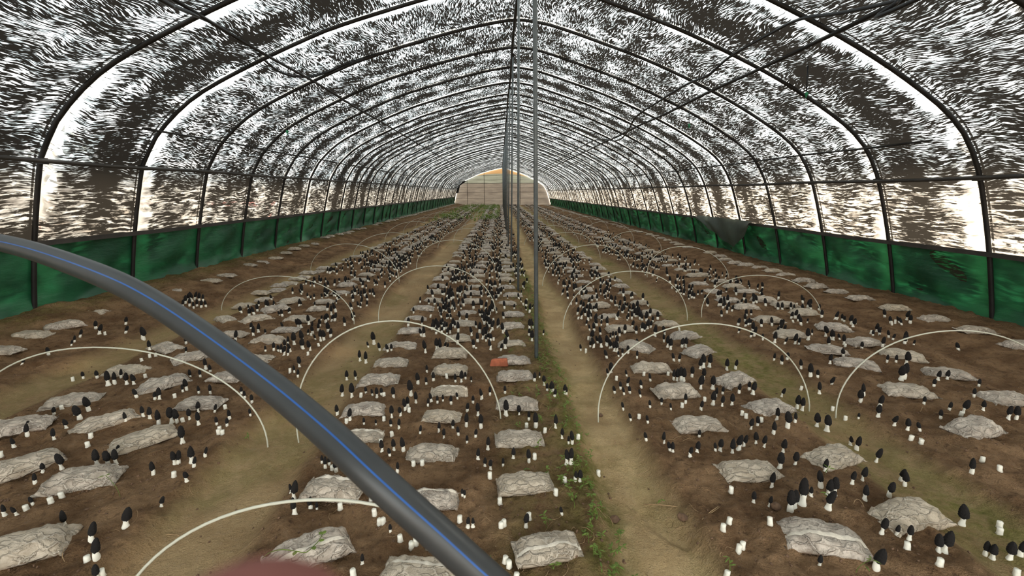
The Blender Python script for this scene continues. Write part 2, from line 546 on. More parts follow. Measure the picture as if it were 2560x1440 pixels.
ms = 0.95 * m2 * (0.6 + 0.4 * noise3(GX * 3, GY * 3)) + 0.75 * band(GX, 0.27, 0.40, 0.06) * (GY < 6) + 0.38 * m3 * sst(0.05, 0.35, noise3(GX * 2.5, GY * 1.7, 0, 19)) + 0.25 * m1 * (noise3(GX * 4, GY * 2.5, 0, 9) > -0.1) + 0.3 * m4
ms = ms + 0.9 * band(GX, -2.6, 0.1, 0.3) * sst(20, 24, GY) + 0.5 * sst(-3.3, -3.7, GX)
ms = ms + 0.35 * band(GX, 0.0, 0.3, 0.1) * (GY < 8)
ca = me.color_attributes.new('Masks', 'FLOAT_COLOR', 'POINT')
ca.data.foreach_set('color', np.stack([pm, np.clip(ms, 0, 1), 0 * pm, 1 + 0 * pm], -1).ravel())
me.materials.append(M['soil'])
floor = bpy.data.objects.new('floor', me); COL.objects.link(floor)
tag(floor, kind='structure')

# ground outside the tunnel
mb = MB()
mb.add([(-60, -30, -0.12), (60, -30, -0.12), (60, 90, -0.12), (-60, 90, -0.12)], [(0, 1, 2, 3)])
tag(mb.build('exterior_ground', M['outer'], smooth=False), kind='structure')

# ------------------------------------------------------------------ the arch profile (x from ridge, z)
XR = 0.19
LP = [(-4.02, -.12), (-3.98, .08), (-3.86, .65), (-3.68, 1.29), (-3.60, 1.43), (-3.50, 1.58), (-3.33, 1.75), (-3.13, 1.91), (-2.85, 2.07), (-2.40, 2.28), (-2.02, 2.44), (-1.67, 2.57), (-.91, 2.79), (-.4, 2.91), (0, 2.98)]
RP = [(0, 2.98), (.4, 2.92), (1.05, 2.72), (1.58, 2.54), (2.25, 2.26), (2.72, 2.03), (3.10, 1.81), (3.33, 1.65), (3.50, 1.48), (3.68, 1.17), (3.90, .54), (4.05, -.02), (4.08, -.15)]


def resample(P, n):
    P = np.array(P, float); d = np.r_[0, np.cumsum(np.linalg.norm(np.diff(P, axis=0), axis=1))]
    t = np.linspace(0, d[-1], n)
    return np.stack([np.interp(t, d, P[:, 0]), np.interp(t, d, P[:, 1])], -1), t


LS = smooth_path([(a, 0, b) for a, b in LP], 6)[:, [0, 2]]
RS = smooth_path([(a, 0, b) for a, b in RP], 6)[:, [0, 2]]
LPr, lt = resample(LS, 70); RPr, rt = resample(RS, 70)
PROF = np.vstack([LPr, RPr[1:]]) + np.array([XR, 0])
ARC = np.r_[lt - lt[-1], rt[1:]]


def side_x(sgn, z):
    """x of the rib centre line at height z"""
    S = LS if sgn < 0 else RS[::-1]
    m_ = S[:, 1] < 2.0
    return XR + float(np.interp(z, S[m_][:, 1], S[m_][:, 0]))


def offset_prof(P, d):
    T = np.gradient(P, axis=0); T /= np.linalg.norm(T, axis=1)[:, None]
    N = np.stack([-T[:, 1], T[:, 0]], -1)   # outward (profile runs left -> right, outward is up)
    return P + N * d


def cover_part(name, j0, j1, lim=None):
    OP = offset_prof(PROF, 0.040)
    Us = np.arange(YBACK, YEND + 0.01, 0.1)
    jj = np.arange(j0, j1)
    UU, JJ = np.meshgrid(Us, jj, indexing='ij')
    f = (UU - Y0) % 1.0
    sag = 0.020 * np.sin(np.pi * f) ** 2 + 0.012 * fbm(UU * 2.0, ARC[JJ] * 2.5, 0, 77, 3) * np.sin(np.pi * f)
    T = np.gradient(PROF, axis=0); T /= np.linalg.norm(T, axis=1)[:, None]
    N = np.stack([-T[:, 1], T[:, 0]], -1)
    X = OP[JJ][..., 0] - N[JJ][..., 0] * sag * 0.7
    Zc = OP[JJ][..., 1] - N[JJ][..., 1] * sag * 0.7
    V = np.stack([X, UU, Zc], -1).reshape(-1, 3)
    nu, nv = UU.shape
    o = mesh_obj(name, V, grid_faces(nu, nv), M['cover'])
    uvl = o.data.uv_layers.new(name='UVMap')
    li = np.empty(len(o.data.loops), dtype=np.int32); o.data.loops.foreach_get('vertex_index', li)
    uvv = np.stack([UU.ravel(), ARC[JJ].ravel()], -1)
    uvl.data.foreach_set('uv', uvv[li].ravel())
    return tag(o, kind='structure')


jl = int(np.argmin(abs(PROF[:70, 1] - 1.62))); jr = 70 + int(np.argmin(abs(PROF[70:, 1] - 1.55)))
cover_part('ceiling', jl, jr + 1)
cover_part('wall_left', 0, jl + 1)
cover_part('wall_right', jr, len(PROF))

# far end wall
OP = PROF.copy()
V = [(x, YEND + 0.03, z) for x, z in OP]; n = len(V)
V2 = [(x, YEND + 0.06, z) for x, z in OP]
o = mesh_obj('wall_back', V + V2, [tuple(range(n))[::-1], tuple(range(n, 2 * n))], M['end'], smooth=False)
tag(o, kind='structure')
fr = empty('end_wall_frame', (XR, YEND, 0))
tag(fr, 'thin dark grid of rods across the pale far end wall', 'frame')
for x in (-2.9, -1.5, 1.5, 2.7):
    mb = MB(); zt = float(np.interp(x, PROF[:, 0] - XR, PROF[:, 1]))
    mb.tube([(x, -0.02, 0), (x, -0.02, zt)], 0.018, 6); mb.build('upright_rod', M['rib'], fr)
for z in (0.55, 1.05, 1.42, 1.78, 2.05, 2.42):
    xl = float(np.interp(z, LS[:, 1], LS[:, 0])); xr = float(np.interp(-z, -RS[:, 1], RS[:, 0]))
    mb = MB(); mb.tube([(xl + .05, -0.04, z), (0.3 * xl, -0.04, z - .03), (0, -0.04, z + .02), (xr - .05, -0.04, z)], 0.022 if z == 1.78 else 0.010, 6)
    mb.build('cross_rod', M['rib'], fr)
# dark cloth scrap at the far left corner
c0 = [at_y(848, 478, 37.6), at_y(862, 482, 37.8), at_y(1134, 480, 37.9), at_y(1143, 482, 37.9)]
pts = [(1136, 484), (1144, 482), (1147, 462), (1156, 452), (1170, 447), (1158, 455), (1150, 463), (1146, 480)]
Vf = [at_y(x, y, 38.30) for x, y in ((1133, 486), (1146, 482), (1150, 464), (1168, 452), (1148, 452), (1140, 462))]
Vb = [v + np.array([0, 0.05, 0]) for v in Vf]
k_ = len(Vf)
o = mesh_obj('shade_cloth', Vf + Vb, [tuple(range(k_)), tuple(range(k_, 2 * k_))[::-1]] + [(i, (i + 1) % k_, (i + 1) % k_ + k_, i + k_) for i in range(k_)], M['rib'], smooth=False)
tag(o, 'small black cloth scrap hanging in the upper left corner of the far wall', 'cloth')

# ------------------------------------------------------------------ ribs
RIBP = PROF[::2]
pr3 = [np.array([x, 0, z]) for x, z in RIBP]
Vr, Fr = tube(pr3, 0.0175, 8)
rib0 = None
ZP_L, ZP_R = 1.29, 1.17
for i in range(-5, NRIB):
    Y = Y0 + i
    if rib0 is None:
        rib0 = mesh_obj('arch_rib', Vr, Fr, M['rib'])
        rb = rib0
    else:
        rb = rib0.copy(); COL.objects.link(rb)
    rb.location = (0, Y, 0)
    if i < -1:
        lab = 'dark steel arch rib behind the camera, %s one back' % nth(-i - 1)
    else:
        lab = 'dark steel arch rib spanning the tunnel, %s counted from the camera' % nth(i + 2)
    tag(rb, lab, 'arch rib', 'arch ribs of the tunnel')
    if -1 <= i < 14:
        for s, z in ((-1, ZP_L), (1, ZP_R)):
            mb = MB(); x = side_x(s, z)
            mb.box((x - s * 0.012, 0, z), (0.05, 0.055, 0.045))
            cl = mb.build('pipe_clamp', M['rib'], rb, smooth=False)


def long_pipe(name, x, z, r, mat, label, cat, y0=YBACK, y1=YEND - .05, wobble=0.006, group=None, n=8):
    ysn = np.arange(y0, y1 + .01, 0.5)
    P = [(x + wobble * math.sin(y * 1.7 + x), y, z + wobble * math.sin(y * 2.3 + 1)) for y in ysn]
    mb = MB(); mb.tube(P, r, n)
    return tag(mb.build(name, mat), label, cat, group)


long_pipe('purlin', side_x(-1, ZP_L) + .035, ZP_L, 0.017, M['rail'], 'straight grey purlin at head height along the left ribs', 'purlin')
long_pipe('purlin', side_x(1, ZP_R) - .035, ZP_R, 0.017, M['rail'], 'straight grey purlin at head height along the right ribs', 'purlin')
long_pipe('purlin', side_x(-1, 1.63) + .03, 1.63, 0.010, M['rib'], 'thin dark rod along the left shoulder above the grey purlin', 'purlin', y0=4.4)
long_pipe('purlin', side_x(1, 1.49) - .03, 1.49, 0.010, M['rib'], 'thin dark rod along the right shoulder above the grey purlin', 'purlin', y0=3.9)
long_pipe('purlin', XR - 2.30, 2.28, 0.014, M['rib'], 'dark purlin high on the left roof beside the sagging pipe', 'purlin')
long_pipe('purlin', XR + 2.27, 2.20, 0.017, M['rib'], 'dark purlin high on the right roof beside the sagging pipe', 'purlin')
long_pipe('ridge_pole', XR - .01, 2.95, 0.018, M['rib'], 'dark ridge pole running under the roof apex', 'pole')

# posts under the ridge
for i, (px, Y) in enumerate([(0.235, 2.82), (0.195, 4.85), (0.165, 6.85)] + [(0.155 + 0.004 * q, 8.85 + 2.0 * q) for q in range(14)]):
    zb = float(gh(px, Y)) - 0.03
    t = empty('ridge_post', (px, Y, zb))
    tag(t, 'grey galvanised post under the ridge, %s from the camera' % nth(i + 1), 'post', 'posts under the ridge')
    mb = MB(); mb.tube([(0, 0, 0), (XR - px, 0, 2.94 - zb)], 0.0125 if i else 0.0135, 8)
    mb.build('shaft', M['galv'], t)
    if i < 9:
        mb = MB(); mb.box((XR - px, 0, 2.93 - zb), (0.05, 0.06, 0.035)); mb.build('top_bracket', M['rib'], t, smooth=False)

# ------------------------------------------------------------------ green sheets and their clip rails
ZG_L, ZG_R = 0.65, 0.54


def green_sheet(sgn, y0, y1, ztop, label):
    Us = np.arange(y0, y1 + .01, 0.045); nz_ = 26
    V = []
    for u in Us:
        f = (u - Y0) % 1.0
        for j in range(nz_):
            t = j / (nz_ - 1)
            zt = ztop + 0.004
            x_top = side_x(sgn, zt) + sgn * 0.018
            zb = float(gh(side_x(sgn, 0.1) - sgn * 0.06, u)) - 0.01
            z = zt + (zb - zt) * t
            x = side_x(sgn, max(z, 0.0)) + sgn * 0.020
            g = 0.5 + 0.9 * math.sin((u * 7.0 + t * 7.5) + 2.2 * noise3(u * 0.8, t, 0, 3))
            g2 = float(fbm(u * 2.2 + t * 1.6, t * 2.2 - u * .4, 0, 15, 3))
            x -= sgn * (0.026 * math.sin(math.pi * min(t * 1.15, 1)) * g * math.sin(math.pi * f) + 0.022 * g2 * t * math.sin(math.pi * f) + 0.10 * max(0, t - 0.78) ** 1.3 * 4 * (0.6 + 0.4 * g2))
            V.append((x, u, z))
    o = mesh_obj('green_tarpaulin', V, grid_faces(len(Us), nz_), M['green'])
    return tag(o, label, 'tarpaulin')


green_sheet(-1, YBACK, YEND - .1, ZG_L, 'green plastic sheet along the foot of the left wall')
green_sheet(1, YBACK, YEND - .1, ZG_R, 'green plastic sheet along the foot of the right wall')
for s, z, lb in ((-1, ZG_L, 'left'), (1, ZG_R, 'right')):
    mb = MB(); x = side_x(s, z) - s * .022
    ysn = np.arange(YBACK, YEND - .1, 0.5)
    A = []
    for a, b in ((-.006, -.02), (.006, -.02), (.006, .02), (-.006, .02)):
        A.append((a, b))
    V = []
    for y in ysn:
        zz = z + .006 + .004 * math.sin(y * 2.1)
        V += [(x + a, y, zz + b) for a, b in A]
    nR = len(ysn)
    Fc = [(i * 4 + j, i * 4 + (j + 1) % 4, (i + 1) * 4 + (j + 1) % 4, (i + 1) * 4 + j) for i in range(nR - 1) for j in range(4)] + [(3, 2, 1, 0), tuple(range(4 * nR - 4, 4 * nR))]
    o = mesh_obj('clip_rail', V, Fc, M['rail'], smooth=False)
    tag(o, 'narrow grey clip rail holding the top of the %s green sheet' % lb, 'rail')

# grey film hanging loose over the right green sheet
fy0, fy1 = 7.15, 9.15
V = []
for i in range(41):
    u = i / 40; y = fy0 + (fy1 - fy0) * u
    drop = 0.06 + 0.44 * (1 - abs(u - 0.33) / (0.33 if u < 0.33 else 0.67)) ** 0.9
    for j in range(15):
        t = j / 14; z = 0.60 - drop * t
        z_ = max(z, 0.06)
        fold = 0.018 * math.sin(14 * (u - .33) * (1 + .8 * t) + 3 * t) * (0.3 + .7 * t)
        V.append((side_x(1, z_) - 0.055 - 0.07 * math.sin(math.pi * t * .7) - fold, y, z))
o = mesh_obj('film_flap', V, grid_faces(41, 15), M['flap'])
tag(o, 'loose grey translucent film sagging over the green sheet on the right wall', 'plastic film')

# ------------------------------------------------------------------ pipes slung under the roof
def roof_pipe(P, r, label):
    mb = MB(); mb.tube(smooth_path(P, 10), r, 10)
    return tag(mb.build('water_pipe', M['cable']), label, 'water pipe')


roof_pipe([(-2.28, -3.0, 2.24), (-2.27, 0.0, 2.25), tuple(at_y(330, -40, 2.6)), tuple(at_y(404, 2, 3.0)), tuple(at_y(500, 43, 3.6)), tuple(at_y(585, 85, 4.15)), tuple(at_y(640, 130, 4.6)),
           tuple(at_y(700, 180, 5.1)), tuple(at_y(762, 192, 5.4)), tuple(at_y(815, 181, 5.6)), tuple(at_y(870, 158, 5.65)), tuple(at_y(960, 130, 5.66)), tuple(at_y(1060, 104, 5.67))], 0.013,
          'black water pipe sagging under the left roof beyond the second rib')
roof_pipe([(2.3, -3.0, 2.16), tuple(at_y(2420, -60, 2.3)), tuple(at_y(2240, 2, 2.75)), tuple(at_y(2100, 33, 3.2)), tuple(at_y(2000, 48, 3.62)), tuple(at_y(1925, 85, 4.0)), tuple(at_y(1825, 142, 4.62)),
           tuple(at_y(1770, 188, 4.95)), tuple(at_y(1715, 212, 5.4)), tuple(at_y(1640, 258, 6.2)), tuple(at_y(1590, 292, 6.9)), tuple(at_y(1568, 330, 7.5)), tuple(at_y(1540, 352, 8.4)), (2.05, 10.4, 2.16), (2.12, 16, 2.2), (2.12, 30, 2.2)], 0.0125,
          'black water pipe looping under the right roof')
for i, (px, yt, yb, Y, gr) in enumerate([(2025, 62, 236, 4.2, True), (1723, 225, 314, 5.4, True), (718, 195, 330, 5.3, True), (955, 262, 325, 8.0, False), (923, 320, 345, 8.6, False), (1720, 345, 362, 8.6, False), (1590, 355, 362, 9, False)]):
    a = at_y(px, yt, Y); b = at_y(px - 9 if i == 0 else px, yb, Y)
    t = empty('hanging_sprinkler', a)
    ori = 'right' if px > 1250 else 'left'
    lab = ['green sprinkler on a long thread under the nearest right roof bay', 'green sprinkler hanging below the looping right pipe', 'dark sprinkler on a thread beside the sagging left pipe',
           'thick short drop pipe hanging farther along the left roof', 'short drop pipe hanging farthest along the left roof', 'short drop pipe hanging beyond the looping right pipe', 'tiny drop pipe hanging farthest along the right roof'][i]
    tag(t, lab, 'sprinkler')
    d = b - a
    mb = MB(); mb.tube([(0, 0, 0), tuple(d * 0.6)], 0.0015 if gr else .006, 5); mb.build('thread', M['rib'], t)
    mb = MB(); mb.tube([tuple(d * 0.58), tuple(d * 0.95)], 0.0055 if i == 0 else .004, 6); mb.build('drop_tube', M['cable'], t)
    if gr:
        mb = MB(); c = d
        prof = [(0.003, 0.02), (0.011, 0.016), (0.016, 0.004), (0.010, -0.008), (0.004, -0.016), (0.009, -0.024), (0.002, -0.028)]
        V = []
        for r, z in prof:
            for q in range(8):
                an = q * math.pi / 4; V.append(c + np.array([r * math.cos(an), r * math.sin(an), z]))
        mb.add(V, grid_faces(len(prof), 8, 0, True)); mb.build('spray_head', M['sprinkler'], t)

# red board far outside, seen as a red line through the left film
a, b = at_y(40, 510, 10.5), at_y(700, 508, 10.5)
mb = MB(); mb.box(((a[0] + b[0]) / 2 , 10.5, a[2]), (b[0] - a[0], .05, .10)); mb.box((a[0] + .3, 10.56, a[2] / 2 - .06), (.08, .06, a[2] + .1)); mb.box((b[0] - .3, 10.56, a[2] / 2 - .06), (.08, .06, a[2] + .1))
tag(mb.build('red_board', simple('red_paint', lin(225, 60, 40), 0.6, 0, .1, 8), smooth=False), 'red horizontal board outside, glimpsed through the left film wall', 'board')

# ------------------------------------------------------------------ trees and bank outside, seen dimly through the film
def blob_tree(x, y, h, r, label):
    t = empty('tree', (x, y, -0.12))
    tag(t, label, 'tree', 'trees outside the tunnel')
    mb = MB(); mb.tube([(0, 0, 0), (0.05, 0, h * .4), (0, 0.03, h * .75)], [0.09, 0.07, 0.03], 7); mb.build('trunk', M['outer'], t)
    V, Fc = [], []
    nl = 420
    rr = random.Random(int(x * 10 + y * 77))
    for q in range(nl):
        th = rr.uniform(0, 2 * math.pi); u = rr.uniform(-1, 1); rad = r * rr.uniform(.35, 1) ** .5
        c = np.array([rad * math.sqrt(1 - u * u) * math.cos(th), rad * math.sqrt(1 - u * u) * math.sin(th), h * .62 + h * .38 * u * rr.uniform(.5, 1)])
        a = np.array([rr.gauss(0, 1) for _ in range(3)]); a /= np.linalg.norm(a); b = np.cross(a, [0, 0, 1.0]); b /= np.linalg.norm(b) + 1e-6
        s_ = rr.uniform(.08, .17); o_ = len(V)
        V += [c - a * s_, c + b * s_ * .5, c + a * s_, c - b * s_ * .5]; Fc.append((o_, o_ + 1, o_ + 2, o_ + 3))
    mesh_obj('crown', V, Fc, M['leaves_out'], t, smooth=False)


rt_ = random.Random(5)
kL = 0
for y in np.arange(2.0, 34, 2.6):
    kL += 1
    blob_tree(-6.6 - rt_.random() * 1.2, y + rt_.uniform(-.6, .6), 1.7 + rt_.random() * .7, .95, 'dim brown tree seen through the left film wall, %s from the front' % nth(kL))
kR = 0
for y in np.arange(2.4, 34, 2.9):
    kR += 1
    blob_tree(6.9 + rt_.random() * 1.2, y + rt_.uniform(-.6, .6), 1.7 + rt_.random() * .7, .95, 'dim brown tree seen through the right film wall, %s from the front' % nth(kR))

# ------------------------------------------------------------------ bags
def bag_mesh(seed, seam=False, nu=44, nv=30):
    """a filled pillow bag, 1 unit long in x and resting on z=0; the two ends are flat welded edges"""
    rr = random.Random(seed)
    V = []
    ha = rr.uniform(0.88, 1.12); wa = rr.uniform(0.92, 1.06)
    pinch = [rr.uniform(0.0, 0.11), rr.uniform(0.0, 0.11)]
    flare = [rr.uniform(0.5, 1.0), rr.uniform(0.5, 1.0)]
    for i in range(nu):
        u = -1 + 2 * i / (nu - 1); s = 0 if u < 0 else 1; au = abs(u)
        W = 0.255 * wa * (1 - pinch[s] * float(sst(0.55, 0.9, au)) + 0.20 * flare[s] * float(sst(0.86, 1.0, au)))
        Ht = 0.215 * ha * max(0.0, 1 - (au / 0.965) ** 4.2) ** 0.60 if au < 0.965 else 0.0
        Ht = max(Ht, 0.012)
        cz = 0.0 + 0.05 * float(sst(0.8, 1.0, au)) * (1 if rr.random() < .5 else .4)
        for j in range(nv):
            a = 2 * math.pi * j / nv
            ca_, sa_ = math.cos(a), math.sin(a)
            y = W * math.copysign(abs(ca_) ** 0.62, ca_)
            z = math.copysign(abs(sa_) ** (0.74 if sa_ > 0 else 0.35), sa_)
            z = (z * 0.78 if z > 0 else z * 0.22) * Ht + Ht * 0.22 + cz * (1 if au > .8 else 0)
            V.append([0.5 * u, y, z])
    V = np.array(V)
    a_ = np.arctan2(V[:, 2] - .08, V[:, 1]); e_ = sst(0.25, 0.5, np.abs(V[:, 0]))
    d = 0.021 * fbm(V[:, 0] * 5, V[:, 1] * 6, V[:, 2] * 6, seed, 3) + 0.016 * noise3(V[:, 0] * 14, V[:, 1] * 13, V[:, 2] * 13, seed + 4)
    d = d + 0.026 * e_ * np.sin(a_ * 7 + seed + 3 * V[:, 0] * 4) * (np.abs(V[:, 0]) < 0.485)
    rg = 1 - np.abs(noise3(V[:, 0] * 5 + 2 * V[:, 1], V[:, 1] * 15, V[:, 2] * 15, seed + 9)) * 2
    rg2 = 1 - np.abs(noise3(V[:, 0] * 9 - 4 * V[:, 1], V[:, 1] * 9, V[:, 2] * 12, seed + 12)) * 2
    d = d + 0.016 * np.clip(rg, 0, 1) ** 2 + 0.012 * np.clip(rg2, 0, 1) ** 2 - .008
    V[:, 2] += d * np.clip(V[:, 2] / 0.05, 0, 1)
    V[:, 1] *= 1 + d * 1.2
    V[:, 1] += 0.05 * np.sin(V[:, 0] * 3 + seed) * rr.uniform(-.6, .6)
    jag = 0.012 * fbm(V[:, 1] * 30, V[:, 0] * 0 + seed, 0, seed, 2)
    V[:, 0] += jag * np.sign(V[:, 0]) * (np.abs(V[:, 0]) > 0.47)
    Fc = grid_faces(nu, nv, 0, True) + [tuple(range(nv))[::-1], tuple(range((nu - 1) * nv, nu * nv))]
    return V, Fc


def seam_mesh(V, nu=44, nv=30):
    """the pale folded weld that runs along the top of a bag"""
    j = nv // 4 - 1
    S, Fc = [], []
    for i in range(1, nu - 1):
        a, b = V[i * nv + j], V[i * nv + j + 1]
        c, m_ = (a + b) / 2, (b - a) * 0.50
        S += [c - m_ + [0, 0, .004], c + [0, 0, .010], c + m_ + [0, 0, .004]]
    n_ = nu - 2
    return S, grid_faces(n_, 3)


BAGV = []
for s_ in range(10):
    V, Fc = bag_mesh(s_ * 13 + 1)
    me_ = mesh_obj('grain_bag', V, Fc, M['bag']); mm_ = me_.data; bpy.data.objects.remove(me_)
    S, SF = seam_mesh(V)
    se = mesh_obj('weld_seam', S, SF, M['bagseam']); sm_ = se.data; bpy.data.objects.remove(se)
    BAGV.append((mm_, sm_, V, Fc))
Vl, Fl = bag_mesh(99, nu=8, nv=8)

ROWS = {
 'CR': ("centre bed's right row", [(1280, 813, 62, 0), (1278, 855, 70, 0), (1282, 892, 88, 0), (1287, 934, 92, 0), (1293, 1003, 106, 0, 0), (1298, 1086, 120, 0, 0), (1312, 1198, 140, -2, 0), (1368, 1358, 168, 6, 1)]),
 'CM': ("centre bed's middle row", [(1158, 806, 66, 0), (1145, 841, 66, 0), (1125, 879, 86, 0), (1125, 921, 88, 0), (1123, 972, 92, 0, 1), (1105, 1030, 96, 0), (1080, 1126, 128, -4), (1085, 1238, 125, 0, 1), (1050, 1420, 200, 4, 1)]),
 'CL': ("centre bed's left row", [(1028, 820, 66, 0), (1001, 857, 80, 0), (978, 901, 82, 0), (947, 944, 100, 0), (910, 1015, 107, 0), (905, 1086, 106, 0, 1), (833, 1211, 150, 0, 1), (773, 1362, 172, 14, 1)]),
 'RL': ("right bed's left row", [(1549, 815, 70, 0), (1588, 862, 86, -4), (1627, 910, 102, 0), (1687, 972, 110, 0), (1745, 1050, 122, 4), (1872, 1165, 160, -6), (2052, 1330, 205, 2, 1)]),
 'RR': ("right bed's right row", [(1666, 806, 60, -14), (1710, 835, 76, -10), (1745, 872, 86, -6), (1835, 941, 115, -4), (1921, 1004, 128, -6), (2080, 1127, 150, -6), (2270, 1275, 190, -8)]),
 'OL': ("outer right bed's left row", [(1737, 685, 42, 0), (1747, 707, 44, 0), (1781, 726, 50, 0), (1821, 746, 60, 0), (1865, 764, 66, 0), (1920, 795, 76, 0), (1973, 831, 80, 0), (2068, 867, 96, -6), (2140, 904, 108, -6), (2268, 966, 140, -4), (2432, 1062, 150, 12)]),
 'OR': ("outer right bed's right row", [(1801, 700, 44, 0), (1834, 712, 50, 0), (1865, 724, 54, 0), (1908, 746, 56, -6), (1962, 758, 62, 0), (2009, 778, 70, -4), (2083, 811, 86, -4), (2158, 847, 86, 4), (2255, 882, 104, -6), (2367, 926, 108, -4), (2512, 987, 135, 0)]),
 'WR': ("right wall row", [(1801, 638, 32, 0), (1814, 646, 34, 0), (1838, 655, 36, 0), (1865, 660, 38, 0), (1901, 665, 44, 0), (1932, 674, 48, 0), (1965, 684, 50, 0), (2011, 697, 50, 0), (2041, 711, 58, 0), (2093, 724, 64, 0), (2150, 736, 72, 0), (2237, 763, 78, 0), (2335, 791, 84, 0), (2439, 818, 94, 0), (2552, 856, 90, 0)]),
 'LR': ("left bed's right row", [(811, 751, 48, 0), (796, 769, 56, 0), (749, 791, 72, 0), (715, 818, 62, 0), (672, 844, 86, 0), (640, 893, 80, 0), (567, 938, 86, 0), (500, 1000, 108, 0), (362, 1086, 148, 6), (205, 1188, 182, 6), (58, 1362, 180, 2)]),
 'LM': ("left bed's middle row", [(722, 706, 42, 0), (695, 724, 44, 0), (729, 748, 60, 12), (689, 769, 52, 16), (642, 796, 56, 22), (583, 832, 64, 0), (480, 890, 78, 24), (410, 954, 100, 28), (262, 1037, 150, 30), (58, 1156, 145, 24)]),
 'LL': ("left bed's left row", [(650, 724, 44, 0), (663, 746, 46, 0), (611, 762, 52, 0), (564, 789, 74, -3), (415, 861, 100, 2), (318, 918, 120, 0), (180, 985, 150, 4), (45, 1056, 140, 4)]),
 'WL': ("left wall row", [(655, 656, 34, 0), (623, 661, 36, 0), (598, 671, 42, 0), (566, 685, 44, 0), (527, 697, 48, 0), (480, 712, 60, 0), (427, 726, 56, 0), (292, 762, 60, 0), (235, 780, 88, 0), (161, 806, 112, 3), (74, 834, 98, 3), (6, 870, 80, 0)]),
}
DRIFT = {'CR': .10, 'CM': -.28, 'CL': -.72, 'RL': .98, 'RR': 1.40, 'OL': 2.33, 'OR': 2.74, 'WR': 3.74, 'LR': -1.72, 'LM': -2.05, 'LL': -2.42, 'WL': -3.60}
STEP = {'CR': .37, 'CM': .36, 'CL': .36, 'RL': .37, 'RR': .37, 'OL': .40, 'OR': .40, 'WR': .42, 'LR': .38, 'LM': .38, 'LL': .40, 'WL': .42}
bags = []   # dicts
rb_ = random.Random(21)
for key, (nm, lst) in ROWS.items():
    pts = []
    for q in lst:
        px, py, wpx, tilt = q[:4]
        p = on_ground(px, py + wpx * 0.13)
        zc = depth(p)
        # wpx is the seen length of the bag
        L = wpx * zc / F_PX
        L = min(max(L, 0.165), 0.235)
        if abs(tilt) > 0:
            # tilt in the picture becomes a turn on the ground
            a0 = on_ground(px - 20, py + 20 * math.tan(math.radians(tilt))); a1 = on_ground(px + 20, py - 20 * math.tan(math.radians(tilt)))
            rz = math.atan2(a1[1] - a0[1], a1[0] - a0[0])
            rz = max(-.9, min(.9, rz))
            L = min(0.24, L / max(0.6, math.cos(rz)))
        else:
            rz = rb_.uniform(-.10, .10)
        pts.append(dict(p=p, L=L, rz=rz, seam=(len(q) > 4 and q[4] == 1), key=key))
    y = max(q['p'][1] for q in pts) + STEP[key]
    x_last = sorted(pts, key=lambda q: q['p'][1])[-1]['p'][0]
    y_s = y
    while y < 37.6:
        t = min(1, (y - y_s) / 3)
        x = x_last * (1 - t) + DRIFT[key] * t + rb_.uniform(-.035, .035)
        gap = rb_.random() < 0.05
        if not gap:
            pts.append(dict(p=np.array([x, y, float(gh(x, y))]), L=rb_.uniform(.18, .215), rz=rb_.gauss(0, .12), seam=rb_.random() < .12, key=key))
        y += STEP[key] * rb_.uniform(.88, 1.14)
    pts.sort(key=lambda q: q['p'][1])
    for i, q in enumerate(pts):
        q['n'] = i + 1; q['row'] = nm; q['H'] = rb_.uniform(.88, 1.12)
        bags.append(q)
for q in bags: q['zc'] = depth(q['p']); q['var'] = rb_.randrange(len(BAGV))
bags.sort(key=lambda q: q['zc'] / q['L'])
for i, q in enumerate(bags):
    if i < 300:
        bm_, sm_, _, _ = BAGV[(i * 7) % 10 if i < 60 else q['var']]
        o = bpy.data.objects.new('grain_bag', bm_); COL.objects.link(o)
        L = q['L']
        p = q['p']
        g1 = float(gh(p[0] - L * .4, p[1])); g2 = float(gh(p[0] + L * .4, p[1]))
        z = min(p[2], (g1 + g2) / 2) - 0.002
        o.location = (p[0], p[1], z)
        flip = math.pi if rb_.random() < .5 else 0
        o.rotation_euler = (0, 0, q['rz'] + flip)
        o.scale = (L, L * rb_.uniform(.92, 1.05), L * q['H'] * rb_.uniform(.9, 1.1))
        tag(o, 'pale dusty plastic grain bag, %s from the front in the %s' % (nth(q['n']), q['row']), 'bag', 'bags in the ' + q['row'])
        if q['seam']:
            s = bpy.data.objects.new('weld_seam', sm_); COL.objects.link(s); s.parent = o


def merge_build(name, items, tv, tf, mats, tmi=None):
    """items: list of 4x4 arrays; tv/tf template (tri/quad lists)"""
    tv = np.asarray(tv, float); n_ = len(tv)
    A = np.stack(items)
    co = np.einsum('kij,nj->kni', A[:, :3, :3], tv) + A[:, None, :3, 3]
    k_ = len(A)
    lens = np.array([len(f) for f in tf]); flat = np.concatenate([np.array(f) for f in tf])
    lv = (flat[None, :] + (np.arange(k_) * n_)[:, None]).ravel()
    lt_ = np.tile(lens, k_); ls = np.r_[0, np.cumsum(lt_)[:-1]]
    me = bpy.data.meshes.new(name)
    me.vertices.add(k_ * n_); me.vertices.foreach_set('co', co.ravel())
    me.loops.add(len(lv)); me.loops.foreach_set('vertex_index', lv.astype(np.int32))
    me.polygons.add(len(lt_)); me.polygons.foreach_set('loop_start', ls.astype(np.int32)); me.polygons.foreach_set('loop_total', lt_.astype(np.int32))
    for mm in mats: me.materials.append(mm)
    if tmi is not None: me.polygons.foreach_set('material_index', np.tile(np.array(tmi, dtype=np.int32), k_))
    me.polygons.foreach_set('use_smooth', np.ones(len(lt_), dtype=bool))
    me.update(calc_edges=True)
    o = bpy.data.objects.new(name, me); COL.objects.link(o)
    return o


